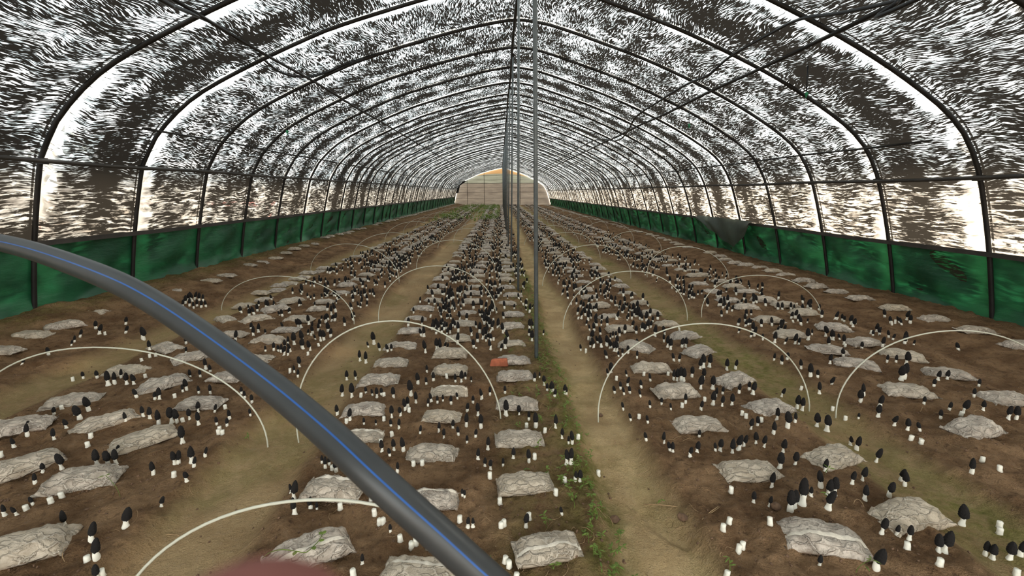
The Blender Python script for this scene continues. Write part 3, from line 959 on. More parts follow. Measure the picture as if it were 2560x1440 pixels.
def trs(p, rz=0, s=(1, 1, 1), lean=(0, 0)):
    c, s_ = math.cos(rz), math.sin(rz)
    R = np.array([[c, -s_, 0], [s_, c, 0], [0, 0, 1.0]])
    Sh = np.array([[1, 0, lean[0]], [0, 1, lean[1]], [0, 0, 1.0]])
    Mx = np.eye(4); Mx[:3, :3] = Sh @ R @ np.diag(s); Mx[:3, 3] = p
    return Mx


far = [trs(q['p'] + np.array([0, 0, -.003]), q['rz'], (q['L'], q['L'], q['L'] * q['H'])) for q in bags[300:]]
o = merge_build('far_grain_bags', far, Vl, Fl, [M['bag']])
tag(o, 'hundreds of tiny pale bags in rows toward the far end', 'bags', kind='stuff')

# ------------------------------------------------------------------ morels
def cap_mesh(seed, nu=26, nv=30, fine=True):
    """ridged hollow-looking cap, base at z=0, height 1, radius about .28"""
    V = []
    rr = random.Random(seed)
    bel = rr.uniform(.2, .34); blunt = rr.uniform(.50, .68)
    for i in range(nu):
        t = i / (nu - 1)
        r = 0.275 * (math.sin(math.pi * min(1, (t + .02) / .95) ** .55 * .5) if t < .3 else 1)
        r = 0.275 * min(1, (t / bel + .28)) ** .7 * max(0, 1 - max(0, (t - bel) / (1 - bel)) ** 2.1) ** blunt
        if i == nu - 1: r = 0.004
        for j in range(nv):
            a = 2 * math.pi * j / nv
            if fine:
                ridge = abs(math.sin(a * 5.5 + 1.2 * math.sin(t * 7 + seed)))
                cross = abs(math.sin(t * 17 + 1.4 * math.sin(a * 3 + seed)))
                pit = min(ridge, .9) * cross
                rr_ = r * (1 + .10 - .30 * pit ** 1.0)
            else: rr_ = r
            V.append((rr_ * math.cos(a), rr_ * math.sin(a), t + (0.02 if fine else 0) * math.sin(a * 4 + seed)))
    return V, grid_faces(nu, nv, 0, True) + [tuple(range(nv))[::-1], tuple(range((nu - 1) * nv, nu * nv))]


def stem_mesh(seed, nu=9, nv=14, cut=False):
    rr = random.Random(seed); V = []
    k_ = rr.uniform(.9, 1.15)
    for i in range(nu):
        t = i / (nu - 1)
        r = (0.34 - 0.15 * t ** .8) * k_ + 0.04 * math.sin(t * 5 + seed)
        if cut: r = (0.42 * (1 - .55 * t ** 1.5)) * k_ * (.75 if i == 0 else 1) * (.5 if i == nu - 1 else 1)
        if i == 0: r *= .82
        for j in range(nv):
            a = 2 * math.pi * j / nv
            q = 1 + .10 * math.sin(a * 3 + seed + t * 2) + .05 * math.sin(a * 7 + t * 5)
            V.append((r * q * math.cos(a), r * q * math.sin(a), t * 1.06 - .06))
    if cut:  # hollow rim of a cut stem
        b = len(V)
        for j in range(nv):
            x, y, z = V[b - nv + j]; V.append((x * .55, y * .55, z + .01))
        for j in range(nv):
            x, y, z = V[b + j]; V.append((x * .5, y * .5, z - .3))
        nu += 2
    return V, grid_faces(nu, nv, 0, True) + [tuple(range(nv))[::-1], tuple(range((nu - 1) * nv, nu * nv))]


def to_data(name, VF, mt):
    o = mesh_obj(name, VF[0], VF[1], mt); d = o.data; bpy.data.objects.remove(o); return d


CAPS = [to_data('cap', cap_mesh(s), M['cap']) for s in (1, 4, 9, 15)]
STEMS = [to_data('stem', stem_mesh(s), M['stem']) for s in (2, 5, 8)]
CUTS = [to_data('cut_stem', stem_mesh(s, cut=True), M['stem']) for s in (3, 6, 11)]

# seen foreground morels: (x, y of the foot, height, lean) in quarter pixels of the corner; height < 65 = bare stub
A_ = '490,355,100,0 955,80,100,30 995,145,110,40 1055,160,45,0 1260,60,90,30 1255,140,90,50 800,175,90,30 745,230,80,10 710,255,70,20 1430,150,150,50 215,450,70,50 835,585,80,-10 993,590,90,0 1085,650,160,-10 1150,650,130,0 1210,580,100,0 1270,640,130,0 1340,640,120,20 1500,385,50,0 1560,370,50,0 1420,415,45,0 655,865,50,0 890,915,170,15 800,1000,170,-10 750,950,110,0 540,950,100,30 455,1040,110,30 665,1080,110,20 280,1175,140,-10 545,1200,130,-15 140,1270,110,10 910,1180,55,0 1325,1245,110,-20 1375,940,110,0 1430,965,120,-10 1500,985,130,10 1590,1045,160,-15 1550,790,90,0 1595,795,130,-20 1720,1030,180,-10 1765,1000,160,20 1830,1020,60,0 1895,990,120,0 1985,1040,140,5 1825,1230,190,10 2190,1140,60,0 2225,1150,60,0 2200,1110,60,0 1990,735,90,0 2105,740,110,0 1865,700,130,0 1830,720,90,0 2020,885,120,-20 2215,860,100,30 2255,890,60,0 2295,990,110,0 1905,580,100,0 2005,570,90,0 1370,775,100,-30 885,1300,60,0 1740,1410,150,0 1785,1440,150,30 1920,1420,180,0 2050,1365,100,50 2170,1050,100,0 2270,1060,90,0 2450,780,90,0 2415,740,80,0 2520,830,100,0 2505,960,90,0 1750,780,60,0 2100,500,90,0 2060,500,120,0 1455,575,50,0 730,610,55,0'
E_ = '430,400,110,20 350,510,110,15 620,370,180,40 750,580,60,0 325,705,90,-40 40,810,120,20 170,830,110,-40 255,735,50,0 515,710,55,0 1535,425,140,-20 1940,345,110,40 1865,480,120,30 1740,450,45,0 1610,730,110,35 1255,950,220,60 650,945,180,20 915,1100,200,50 965,1270,230,40 960,1440,180,20 1015,1420,60,0 880,1300,50,0 10,250,50,0 975,335,180,-10 1085,335,170,10 1160,325,170,0'
F_ = '660,310,90,0 695,360,130,0 735,350,90,0 765,385,55,0 800,400,150,-30 355,605,100,-20 380,670,220,50 385,825,180,-40 540,765,130,-30 600,710,100,-20 645,740,90,0 1155,690,60,0 845,770,45,0 1185,830,40,0 1230,875,60,0 1275,915,60,0 1345,1000,90,0 1445,1090,60,0 1555,1165,62,0 1600,1125,60,0 1260,195,130,10 1380,180,130,0 1475,190,160,-10 1340,240,90,-20 1580,330,40,0 1665,330,40,0 1415,400,110,10 2220,270,120,10 2290,340,100,0 2345,370,110,0 2340,470,50,0 2320,170,140,0 2470,340,90,0 2040,900,60,0 2065,650,90,0 2085,655,90,0 2120,945,110,0 2170,940,100,0 2450,960,60,0 2480,940,60,0 1065,1320,120,10 970,1440,50,0 2110,110,90,0 2440,590,60,0 2490,1310,60,0 2530,1350,60,0 1720,1165,40,0'
G_ = '15,260,120,-10 170,300,140,-10 225,270,62,0 565,120,90,0 600,120,150,10 550,320,170,20 590,310,170,-10 635,470,130,30 680,490,140,10 525,500,40,0 660,70,40,0 415,505,50,0 140,955,150,-20 170,870,60,0 500,825,90,-20 1345,85,100,-35 1520,110,120,-35 1580,190,110,-30 1610,200,110,-25 1780,240,110,0 1850,200,130,-10 1870,50,90,0 2035,190,100,-15 2080,190,140,-10 2205,210,160,-30 2265,180,190,-50 2320,145,140,10 2440,115,130,-10 2520,150,130,-30 2190,600,50,0 2415,705,130,0 2110,990,62,0 2170,920,40,0 2265,1200,62,0 2300,1160,62,0 2150,1435,45,0 40,1300,50,0 865,435,45,0'
H_ = '20,700,120,20 20,920,60,0 25,515,180,-25 120,365,180,0 150,200,150,-10 270,330,160,-25 460,305,150,-10 885,180,160,0 825,130,110,30 1080,300,160,40 840,515,150,20 945,485,160,0 965,675,160,20 1210,645,170,0 1325,485,140,20 1365,540,170,35 1110,865,130,-20 1135,1010,170,20 1300,975,160,0 220,795,240,-10 260,755,200,-10 340,720,280,-25 425,640,110,0 600,765,220,-65 605,635,180,-20 660,625,200,0 525,560,190,-50 515,1335,120,-20 1050,1345,250,20 1390,1170,60,0 1700,1195,200,-20 1765,1180,240,0 1710,1330,60,0 2035,415,170,-25 2315,390,50,0 2145,275,45,0 1935,925,230,-10 2170,1235,170,20 2245,1270,180,-25 2410,1270,210,-10 2310,950,60,0 2310,1015,60,0 2520,1240,180,0 2480,1440,62,0 1430,70,45,0 1530,115,40,0'
D_ = '135,765,110,40 290,885,150,10 340,905,150,10 195,1085,180,20 90,1000,140,0 270,1025,110,20 485,1065,160,0 590,1110,180,20 55,1140,140,10 515,730,130,-25 635,630,120,-45 495,580,90,-10 425,565,150,-25 330,490,110,-20 140,440,90,0 955,750,130,-30 920,820,150,-35 1110,880,150,20 1100,960,140,-20 915,930,70,0 1265,1035,130,-50 1395,1090,130,-10 1520,1110,100,-35 1425,1190,45,0 1530,1240,45,0 1325,600,170,-35 1355,600,170,15 1385,450,150,20 1280,425,90,-10 1190,415,90,0 1700,600,110,0 1790,590,110,0 1655,665,90,10 2105,670,90,0 2060,765,100,0 1555,860,90,0 1810,905,100,10 1725,985,100,10 1930,960,62,0 1950,930,160,40 2150,900,110,0 2400,990,150,-10 2480,995,150,0 620,435,110,-10 675,330,100,-25 905,275,90,-15 400,200,130,-15 1905,300,95,-40 770,1000,55,0 645,905,55,0 330,695,40,0 1240,50,60,-20 1340,50,90,-30 1420,30,100,-10 60,400,90,0 130,440,100,0 190,400,90,0'
C_ = '945,250,110,-15 860,230,90,-35 765,195,50,0 690,305,80,-20 740,330,60,0 785,270,70,-10 950,385,100,-35 1065,400,70,-10 990,530,140,0 960,560,90,-20 1045,600,40,0 1150,550,80,-20 1155,660,110,-25 1180,735,90,-20 1030,720,90,-25 1085,700,90,-10 1120,775,90,-20 1285,800,90,-25 1295,660,90,-10 1385,610,90,-20 1320,555,40,0 1585,285,120,-15 1495,845,80,0 1735,830,110,-10 1700,880,55,0 1380,880,90,-15 1590,900,80,-10 1115,900,90,-25 1190,1005,90,-35 1270,985,55,0 1360,1030,90,-20 1875,1170,80,0 1615,600,120,0 1650,610,140,0 1690,610,150,0 1715,610,150,10 1800,570,120,0 1915,590,120,10 1885,690,160,-20 2005,690,150,0 1560,555,50,0 1880,490,120,-10 1910,480,150,10 1975,470,150,10 1620,410,90,-20 1670,420,90,0 2145,500,130,0 2235,490,110,0 1160,330,90,0 1250,385,90,0 1105,345,80,0 225,610,100,0 275,570,70,0 320,650,110,15 350,710,90,0 390,700,130,10 410,710,90,0 425,770,90,20 435,1080,150,15 240,1070,170,-20 170,1000,100,0 70,935,120,-10 145,1075,45,0 525,740,110,-10 545,745,90,0 500,1180,120,15 330,1125,45,0 2200,850,130,0 2100,860,120,0 2010,850,150,0 2105,740,90,0 2370,700,100,0 2410,740,140,0 1890,900,110,0 1925,810,50,0 2390,1090,120,-20 2340,980,55,0 2300,950,55,0 2455,1060,110,20 2450,940,55,0 2270,730,110,0 2040,770,110,0'
B_ = '815,950,130,-20 940,1000,140,-20 905,1030,60,0 865,760,140,-20 960,770,160,0 1100,735,80,0 1165,755,80,-5 1210,770,110,0 1255,750,90,0 1050,770,40,0 1375,775,120,0 1280,765,45,0 1550,750,170,0 1600,830,130,10 1520,870,120,0 1490,900,130,15 1360,980,130,0 1445,955,110,-20 1530,920,50,0 1350,1065,90,0 1430,1080,110,0 1295,970,45,0 1640,1140,100,10 1830,1115,110,0 1970,1085,110,0 2105,1055,150,0 2025,1150,100,-10 1880,1180,110,0 2195,1170,100,10 1290,1130,45,0 1360,1160,40,0 1720,860,90,0 1755,820,110,-20 1815,830,90,0 1870,815,80,0 1950,835,100,0 2015,790,80,-10 2110,915,100,20 2170,830,90,0 2260,790,120,-20 2220,950,140,0 2250,1065,150,0 2500,915,180,5 2340,750,100,0 2490,735,90,0 1080,1045,80,0 1200,1050,70,0 415,545,90,10 385,525,80,0 340,515,62,0 435,470,120,10 520,360,45,0 1710,525,90,0 1775,610,100,0 1915,570,62,-10 1995,605,100,-10 2055,620,130,0 2095,590,80,0 2155,620,70,0 1620,640,130,0 1705,645,90,0 1240,310,100,-20 1320,320,90,-20 1355,310,80,0 680,200,120,25 745,170,100,10 620,110,100,20 95,315,70,0 225,315,80,0 320,250,90,0 380,235,140,10 465,225,140,0 290,285,100,10 320,355,90,10 1180,240,140,-20 1125,275,70,-15 1040,410,120,-10 1100,430,130,0 1000,600,110,-15 910,600,110,-10'
OFF = {'A': (0, 800), 'B': (640, 800), 'C': (1280, 800), 'D': (1920, 800), 'E': (0, 1080), 'F': (640, 1080), 'G': (1280, 1080), 'H': (1920, 1080)}
mor = []
rm = random.Random(3)
BX = np.array([[q['p'][0], q['p'][1], q['L'], q['rz']] for q in bags])


def clear_of_bags(x, y, mar=0.012):
    dx, dy = x - BX[:, 0], y - BX[:, 1]
    c, s = np.cos(BX[:, 3]), np.sin(BX[:, 3])
    a, b = abs(dx * c + dy * s), abs(-dx * s + dy * c)
    return not bool(np.any((a < BX[:, 2] * .5 + mar) & (b < BX[:, 2] * .27 + mar)))


I_ = ' '.join('%d,%d,%d,%d' % (4 * (q[0]), 4 * (q[1]), q[2], q[3]) for q in [(456, 768, 90, 30), (463, 760, 100, 20), (470, 752, 90, 30), (474, 766, 95, 10), (481, 758, 110, 30), (486, 749, 95, 40), (492, 765, 90, 10), (497, 754, 105, 30), (503, 770, 85, 10), (508, 760, 80, 10), (515, 768, 80, 0), (484, 770, 80, 0), (2213, 789, 100, -40), (2228, 802, 90, -30), (2238, 808, 60, 0), (2250, 808, 80, -50), (2266, 800, 110, -20), (2276, 806, 80, -10)])
OFF['I'] = (0, 0)
for kk, S in (('I', I_), ('A', A_), ('B', B_), ('C', C_), ('D', D_), ('E', E_), ('F', F_), ('G', G_), ('H', H_)):
    ox, oy = OFF[kk]
    for tok in S.split():
        x, y, h, ln = map(float, tok.split(','))
        px, py = ox + x / 4, oy + y / 4
        p = on_ground(px, py)
        for _ in range(14):           # never inside a bag: slide toward the camera or away until clear
            if clear_of_bags(p[0], p[1], .008): break
            p = p + np.array([0, -0.010 if _ < 7 else 0.0, 0])
        p[2] = float(gh(p[0], p[1]))
        zc = depth(p)
        hh = h / 4 * 0.05 / (to_px(p)[1] - to_px(p + np.array([0, 0, .05]))[1]) * (.92 if h >= 65 else .70)
        hh = min(max(hh, .022), .105)
        mor.append(dict(p=p, h=hh, lean=ln / h * .9 + rm.uniform(-.05, .05), ly=rm.uniform(-.1, .15), bare=h < 65))
# the rest of the flush, growing between and beside the bags
BEDS = [(-2.36, -1.22, .9), (-.80, .33, 1.0), (.64, 1.45, 1.0), (1.80, 2.95, .62)]
for bi, (x0, x1, dens) in enumerate(BEDS):
    area = (x1 - x0) * 36
    N = int(area * 250)
    X = RNG.uniform(x0, x1, N); Yv = RNG.uniform(2.9, 37.5, N)
    if bi == 0: X = X - 0.13 * np.clip((Yv - 3) / 4, 0, 1)
    if bi == 3: X = X + 0.05
    cl = fbm(X * 2.6, Yv * 2.6, 0, 41, 3) + 0.5 * noise3(X * 8, Yv * 8, 0, 52)
    keep = RNG.uniform(0, 1, N) < dens * (0.34 + 0.55 * sst(-.15, .55, cl))
    edge = np.minimum(X - x0, x1 - X)
    keep &= (RNG.uniform(0, 1, N) < np.clip(.45 + edge * 2, 0, 1))
    keep &= ~((Yv > 22) & (X < .1) & (RNG.uniform(0, 1, N) < .8))
    keep &= (RNG.uniform(0, 1, N) < 1 - .60 * sst(4.5, 12, Yv))
    dr = np.min(np.abs(X[:, None] - np.array([v for v in DRIFT.values()])[None, :]), axis=1)
    keep &= (RNG.uniform(0, 1, N) < .30 + .70 * sst(.05, .11, dr))
    X, Yv = X[keep], Yv[keep]
    Z = gh(X, Yv)
    for x, y, z in zip(X, Yv, Z):
        if y < 20 and not clear_of_bags(x, y): continue
        b_ = rm.random() < .10
        mor.append(dict(p=np.array([x, y, z]), h=rm.uniform(.018, .03) if b_ else rm.uniform(.046, .092), lean=rm.gauss(0, .16), ly=rm.gauss(0, .12), bare=b_))
for q in mor: q['zc'] = depth(q['p'])


def in_view(q):
    x, y, z = to_px(q['p'])
    return z > 0 and -20 < x < 2580 and y < 1465


mor = [q for q in mor if in_view(q)]
mor.sort(key=lambda q: q['zc'] / q['h'])
lead, rest = mor[:300], mor[300:]
# labels: what a morel stands beside
near_b = [q for q in bags[:300]]
NB = np.array([q['p'][:2] for q in near_b])
buckets = {}
for q in lead:
    d = NB - q['p'][:2]; i = int(np.argmin((d ** 2).sum(1)))
    b = near_b[i]; dx, dy = -d[i]
    if abs(dx) > b['L'] * .5: w_ = 'left of' if dx < 0 else 'right of'
    else: w_ = 'in front of' if dy < 0 else 'behind'
    kind_ = 'white morel stub' if q['bare'] else 'dark-capped morel'
    q['bkey'] = (kind_, w_, b['n'], b['row'])
    buckets.setdefault(q['bkey'], []).append(q)
for key, L_ in buckets.items():
    L_.sort(key=lambda q: q['p'][1])
    for i, q in enumerate(L_):
        kd, w_, n_, row = key
        pre = '' if len(L_) == 1 else (('nearest ', 'second nearest ', 'third nearest ', 'fourth nearest ', 'fifth nearest ', 'sixth nearest ', 'seventh nearest ', 'eighth nearest ', 'ninth nearest ')[min(i, 8)])
        q['label'] = '%s%s %s the %s bag of the %s' % (pre, kd, w_, nth(n_), row)
        if len(q['label'].split()) > 16: q['label'] = q['label'].replace('dark-capped ', '').replace('white ', '')
for q in lead:
    p = q['p']; h = q['h']
    t = empty('morel_mushroom', (p[0], p[1], p[2] - .003))
    tag(t, q['label'], 'mushroom', 'morels growing around the bags')
    rz = rm.uniform(0, 6.28)
    if q['bare']:
        s = bpy.data.objects.new('stem', rm.choice(CUTS)); COL.objects.link(s); s.parent = t
        r = rm.uniform(.026, .042); s.scale = (r, r * rm.uniform(.8, 1.1), h * rm.uniform(.38, .58))
        s.rotation_euler = (q['ly'] + rm.uniform(-.4, .4), q['lean'] + rm.uniform(-.4, .4), rz)
    else:
        hs = h * .37
        r = max(.021, h * .37) * rm.uniform(.85, 1.15)
        s = bpy.data.objects.new('stem', rm.choice(STEMS)); COL.objects.link(s); s.parent = t
        s.scale = (r, r, hs * 1.12); s.rotation_euler = (q['ly'] * .5, q['lean'] * .5, rz)
        c = bpy.data.objects.new('cap', rm.choice(CAPS)); COL.objects.link(c); c.parent = t
        rc = h * rm.uniform(.48, .63)
        c.location = (q['lean'] * .5 * hs, -q['ly'] * .5 * hs, hs * .93)
        c.scale = (rc, rc, h * .66); c.rotation_euler = (-q['ly'], q['lean'], rz)
# merged remainder, two levels of detail
def low_morel(nv, nu):
    Vc, Fc = cap_mesh(4, nu, nv, False); Vs, Fs = stem_mesh(5, 3, nv)
    V = [(x * .46 , y * .46, z * .40) for x, y, z in Vs]; n0 = len(V)
    V += [(x * .62, y * .62, z * .66 + .33) for x, y, z in Vc]
    return V, Fs + [tuple(i + n0 for i in f) for f in Fc], [1] * len(Fs) + [0] * len(Fc)


midi = [q for q in rest if q['zc'] < 9]; fari = [q for q in rest if q['zc'] >= 9]
def mats_of(L_): return [trs(q['p'] + np.array([0, 0, -.002]), rm.uniform(0, 6.28), (q['h'] * rm.uniform(.85, 1.15),) * 2 + (q['h'],), (q['lean'] * .8, q['ly'])) for q in L_]
Vm, Fm, Im = low_morel(9, 8)
o = merge_build('morel_mushrooms', mats_of([q for q in midi if not q['bare']]), Vm, Fm, [M['cap'], M['stem']], Im)
tag(o, 'countless smaller dark-capped morels crowding between the bags farther back', 'mushrooms', kind='stuff')
Vq, Fq, Iq = low_morel(5, 5)
o = merge_build('far_morel_mushrooms', mats_of([q for q in fari if not q['bare']]), Vq, Fq, [M['cap'], M['stem']], Iq)
tag(o, 'countless tiny dark morels in the far half of the beds', 'mushrooms', kind='stuff')
Vs, Fs = stem_mesh(3, 4, 8)
st_ = [trs(q['p'], rm.uniform(0, 6), (.036, .036, q['h']), (q['lean'], q['ly'])) for q in rest if q['bare']]
# pale stubs and broken bits among them
o = merge_build('mushroom_stubs', st_, Vs, Fs, [M['stem']])
tag(o, 'scattered small white stubs left between the far morels', 'mushroom stubs', kind='stuff')

# ------------------------------------------------------------------ hoops
def hoop(A, B, apex, r=0.0034):
    A, B, C = map(np.array, (A, B, apex))
    A = A.astype(float); B = B.astype(float); C = C.astype(float)
    mid = (A + B) / 2; up = C - mid; ax = (B - A) / 2
    P = []
    for t in np.linspace(0, math.pi, 41):
        c, s = math.cos(t), math.sin(t)
        P.append(mid - ax * math.copysign(abs(c) ** .97, c) + up * s)
    P[0] = P[0] - np.array([0, 0, .03]); P[-1] = P[-1] - np.array([0, 0, .03])
    V, Fc = tube(P, r, 8)
    return V, Fc


HL = [('centre', (-.93, .88), (.02, .86), (-.42, .87, .41)), ('centre', (-.92, 1.89), (0, 1.99), (-.52, 1.94, .50)), ('left', (-2.39, 1.91), (-1.04, 1.85), (-1.68, 1.88, .41)),
      ('right', (.48, 2.03), (1.60, 2.12), (.97, 2.07, .44)), ('outer right', (1.68, 2.04), (2.86, 2.06), (2.18, 2.05, .40)),
      ('left', (-2.66, 4.24), (-1.21, 3.62), (-1.89, 3.93, .34)), ('centre', (-1.05, 3.78), (-.04, 3.91), (-.58, 3.84, .44)), ('right', (.52, 3.61), (1.65, 3.81), (1.07, 3.71, .41)),
      ('outer right', (1.76, 3.77), (2.89, 3.87), (2.23, 3.82, .35)), ('left', (-2.71, 6.44), (-1.22, 5.37), (-1.92, 5.9, .40)), ('centre', (-1.20, 6.43), (-.07, 6.30), (-.67, 6.37, .40)),
      ('right', (.51, 5.38), (1.69, 5.72), (1.11, 5.55, .42)), ('outer right', (1.85, 5.55), (2.95, 5.66), (2.31, 5.61, .39)), ('left', (-2.57, 7.92), (-1.35, 8.05), (-1.94, 7.99, .36)),
      ('centre', (-1.21, 8.75), (-.12, 8.85), (-.63, 8.8, .37)), ('right', (.55, 7.4), (1.68, 7.5), (1.10, 7.45, .41)), ('outer right', (1.9, 8.16), (3.0, 8.3), (2.45, 8.25, .36))]
rh = random.Random(8)
for nm, a, b in (('left', -2.65, -1.25), ('centre', -1.1, -.08), ('right', .55, 1.66), ('outer right', 1.9, 2.98)):
    y = 10.3 if nm != 'right' else 9.5
    while y < 24:
        j = rh.uniform(-.12, .12)
        HL.append((nm, (a + rh.uniform(-.06, .06), y + j), (b + rh.uniform(-.06, .06), y - j), ((a + b) / 2, y, rh.uniform(.36, .43))))
        y += rh.uniform(1.9, 2.4)
cnt = {}
for nm, a, b, c in sorted(HL, key=lambda q: q[3][1]):
    cnt[nm] = cnt.get(nm, 0) + 1
    A = (a[0], a[1], float(gh(*a))); B = (b[0], b[1], float(gh(*b)))
    V, Fc = hoop(A, B, c)
    o = mesh_obj('bed_hoop', V, Fc, M['hoop'])
    bed = {'left': 'left bed', 'centre': 'centre bed', 'right': 'right bed', 'outer right': 'outer right bed'}[nm]
    tag(o, 'thin white hoop over the %s, %s from the front' % (bed, nth(cnt[nm])), 'hoop', 'white hoops over the beds')

# ------------------------------------------------------------------ the black hose in front of the camera
HW = 0.032
hp = [(-260, 575, 47), (-120, 588, 50), (0, 605, 54), (107, 634, 59), (249, 686, 65), (336, 727, 67), (416, 775, 68), (504, 835, 70), (640, 934, 74), (750, 1022, 79), (845, 1106, 84), (880, 1140, 87), (987, 1240, 90), (1075, 1317, 91), (1151, 1387, 92), (1240, 1468, 93), (1330, 1550, 93)]
HP3 = []
for x, y, wd in hp:
    d = ray(x, y); d_ = d / F_PX   # depth 1 along the axis
    # foreshortening toward the frame's edge widens a round section a little
    k_ = np.linalg.norm(d_)
    zc = F_PX * HW / wd * (0.5 + 0.5 * k_)
    HP3.append(d_ * zc + np.array([0, 0, CAM_H]))
# beyond the frame: up to the roof purlin on the left, down to the soil at the right
pre = [np.array([-2.12, 1.6, 2.24]), np.array([-2.05, 1.35, 1.85]), np.array([-1.75, 1.05, 1.42]), np.array([-1.30, .78, 1.18])]
end = HP3[-1]
post = [end + np.array([.10, .00, -.14]), end + np.array([.16, -.04, -.33]), np.array([end[0] + .20, end[1] - .10, 0.10]), np.array([end[0] + .30, end[1] - .22, 0.022]), np.array([end[0] + .62, end[1] - .5, 0.02])]
HC = smooth_path(pre + HP3 + post, 8)
ker = np.ones(13) / 13
pad = 6
Hx = np.stack([np.convolve(np.r_[[HC[0, k]] * pad, HC[:, k], [HC[-1, k]] * pad], ker, 'valid') for k in range(3)], -1)
hose = empty('black_hose', (Hx[-1][0], Hx[-1][1], 0.0)); ho = np.array(hose.location)
tag(hose, 'thick dark grey hose with a blue stripe, arching across the view close to the camera', 'hose')
mb = MB(); mb.tube(Hx - ho, HW / 2, 28); mb.build('hose_body', M['hose'], hose)
T = np.gradient(Hx, axis=0); T /= np.linalg.norm(T, axis=1)[:, None]


def stripe(ang, wdt, name):
    V = []; n_ = len(Hx)
    for i in range(n_):
        c = np.array([0, 0, CAM_H]) - Hx[i]
        c = c - T[i] * np.dot(c, T[i]); c /= np.linalg.norm(c)
        s = np.cross(T[i], c)
        for q in (-1, -.33, .33, 1):
            a = ang + q * wdt
            V.append(Hx[i] - ho + (HW / 2 + .00035) * (math.cos(a) * c + math.sin(a) * s))
    mesh_obj(name, V, grid_faces(n_, 4), M['stripe'], hose)


stripe(-0.10, 0.055, 'blue_stripe')
stripe(math.pi - .1, 0.055, 'blue_stripe')

# ------------------------------------------------------------------ hand of the person holding the camera: a fingertip reaches into the bottom of the frame
def cam_pt(px, py, zc): return ray(px, py) / F_PX * zc + np.array([0, 0, CAM_H])


def limb(mb, P, R, n=16):
    """a limb with rounded ends through P with radii R"""
    Q = smooth_path([np.r_[p, r] for p, r in zip(P, R)], 6)
    P_, R_ = list(Q[:, :3]), list(Q[:, 3])
    t0 = P_[0] - P_[1]; t0 /= np.linalg.norm(t0); t1 = P_[-1] - P_[-2]; t1 /= np.linalg.norm(t1)
    for a in (30, 55, 75, 88):
        a = math.radians(a)
        P_.insert(0, Q[0, :3] + t0 * R[0] * math.sin(a)); R_.insert(0, R[0] * math.cos(a))
        P_.append(Q[-1, :3] + t1 * R[-1] * math.sin(a)); R_.append(R[-1] * math.cos(a))
    mb.tube(P_, R_, n)


tip = cam_pt(612, 1742, 0.040)
Z_ = lambda *a: np.array(a, float)
palm = Z_(-.022, -.070, CAM_H - .095)            # below and behind the lens
wrist = palm + Z_(.020, -.055, -.050); elbow = wrist + Z_(.05, -.13, -.15)
person = empty('person', tuple(elbow)); el = np.array(elbow)
tag(person, 'blurred pink fingertip of the person taking the picture, at the bottom edge', 'person')
mb = MB()
limb(mb, [palm + Z_(-.018, .018, .004), (palm * .45 + tip * .55) + Z_(0, .002, -.004), tip], [.0115, .0105, .0112])
for dx, L_, r in ((.002, .046, .0095), (.020, .044, .0092), (.037, .036, .0080)):
    b0 = palm + Z_(dx, .022, -.002)
    limb(mb, [b0, b0 + Z_(.002, L_ * .55, .004), b0 + Z_(.003, L_ * .80, -.018), b0 + Z_(.004, L_ * .50, -.034)], [r * 1.12, r, r * .94, r * .85])
limb(mb, [palm + Z_(-.022, -.018, -.006), palm + Z_(-.040, .002, .004), palm + Z_(-.046, .026, .016)], [.0145, .0118, .0100])
for dx in (-.018, -.004, .012, .030):
    limb(mb, [palm + Z_(dx * .6 + .004, -.026, -.010), palm + Z_(dx, .020, 0)], [.0150, .0125])
limb(mb, [palm + Z_(.004, -.030, -.014), wrist, (wrist + elbow) / 2, elbow], [.024, .023, .030, .037])
mb.v = [v - el for v in mb.v]
hd = mb.build('hand', M['skin'], person)
rmd = hd.modifiers.new('join', 'REMESH'); rmd.mode = 'VOXEL'; rmd.voxel_size = .0018; rmd.use_smooth_shade = True
smd = hd.modifiers.new('soften', 'SMOOTH'); smd.iterations = 6; smd.factor = .6
fd = tip - (palm * .45 + tip * .55); fd /= np.linalg.norm(fd); nb_ = np.array([0, 0, CAM_H]) - tip; away = -(nb_ - fd * np.dot(nb_, fd)); away /= np.linalg.norm(away); sd_ = np.cross(fd, away)
V = []
for i in range(7):
    for j in range(7):
        u, v = i / 6 - .5, j / 6 - .5
        V.append(tip - el - fd * .002 + fd * u * .011 + sd_ * v * .011 * (1 - .3 * max(0, u)) + away * (.0114 - .012 * v * v - .004 * max(0, u)))
mesh_obj('fingernail', V, grid_faces(7, 7), M['nail'], hd)

# ------------------------------------------------------------------ small things on the ground
def rock(name, p, s, mt, seed, label, cat, sc=(1, 1, .6), parent=None):
    V = []
    nu_, nv_ = 9, 12
    for i in range(nu_):
        th = math.pi * i / (nu_ - 1)
        for j in range(nv_):
            a = 2 * math.pi * j / nv_
            d = np.array([math.sin(th) * math.cos(a), math.sin(th) * math.sin(a), math.cos(th)])
            r = s * (1 + .28 * float(fbm(d[0] * 1.6, d[1] * 1.6, d[2] * 1.6, seed, 2)))
            V.append(d * r * np.array(sc))
    o = mesh_obj(name, V, grid_faces(nu_, nv_, 0, True), mt)
    o.location = (p[0], p[1], p[2] + s * sc[2] * .55)
    return tag(o, label, cat)


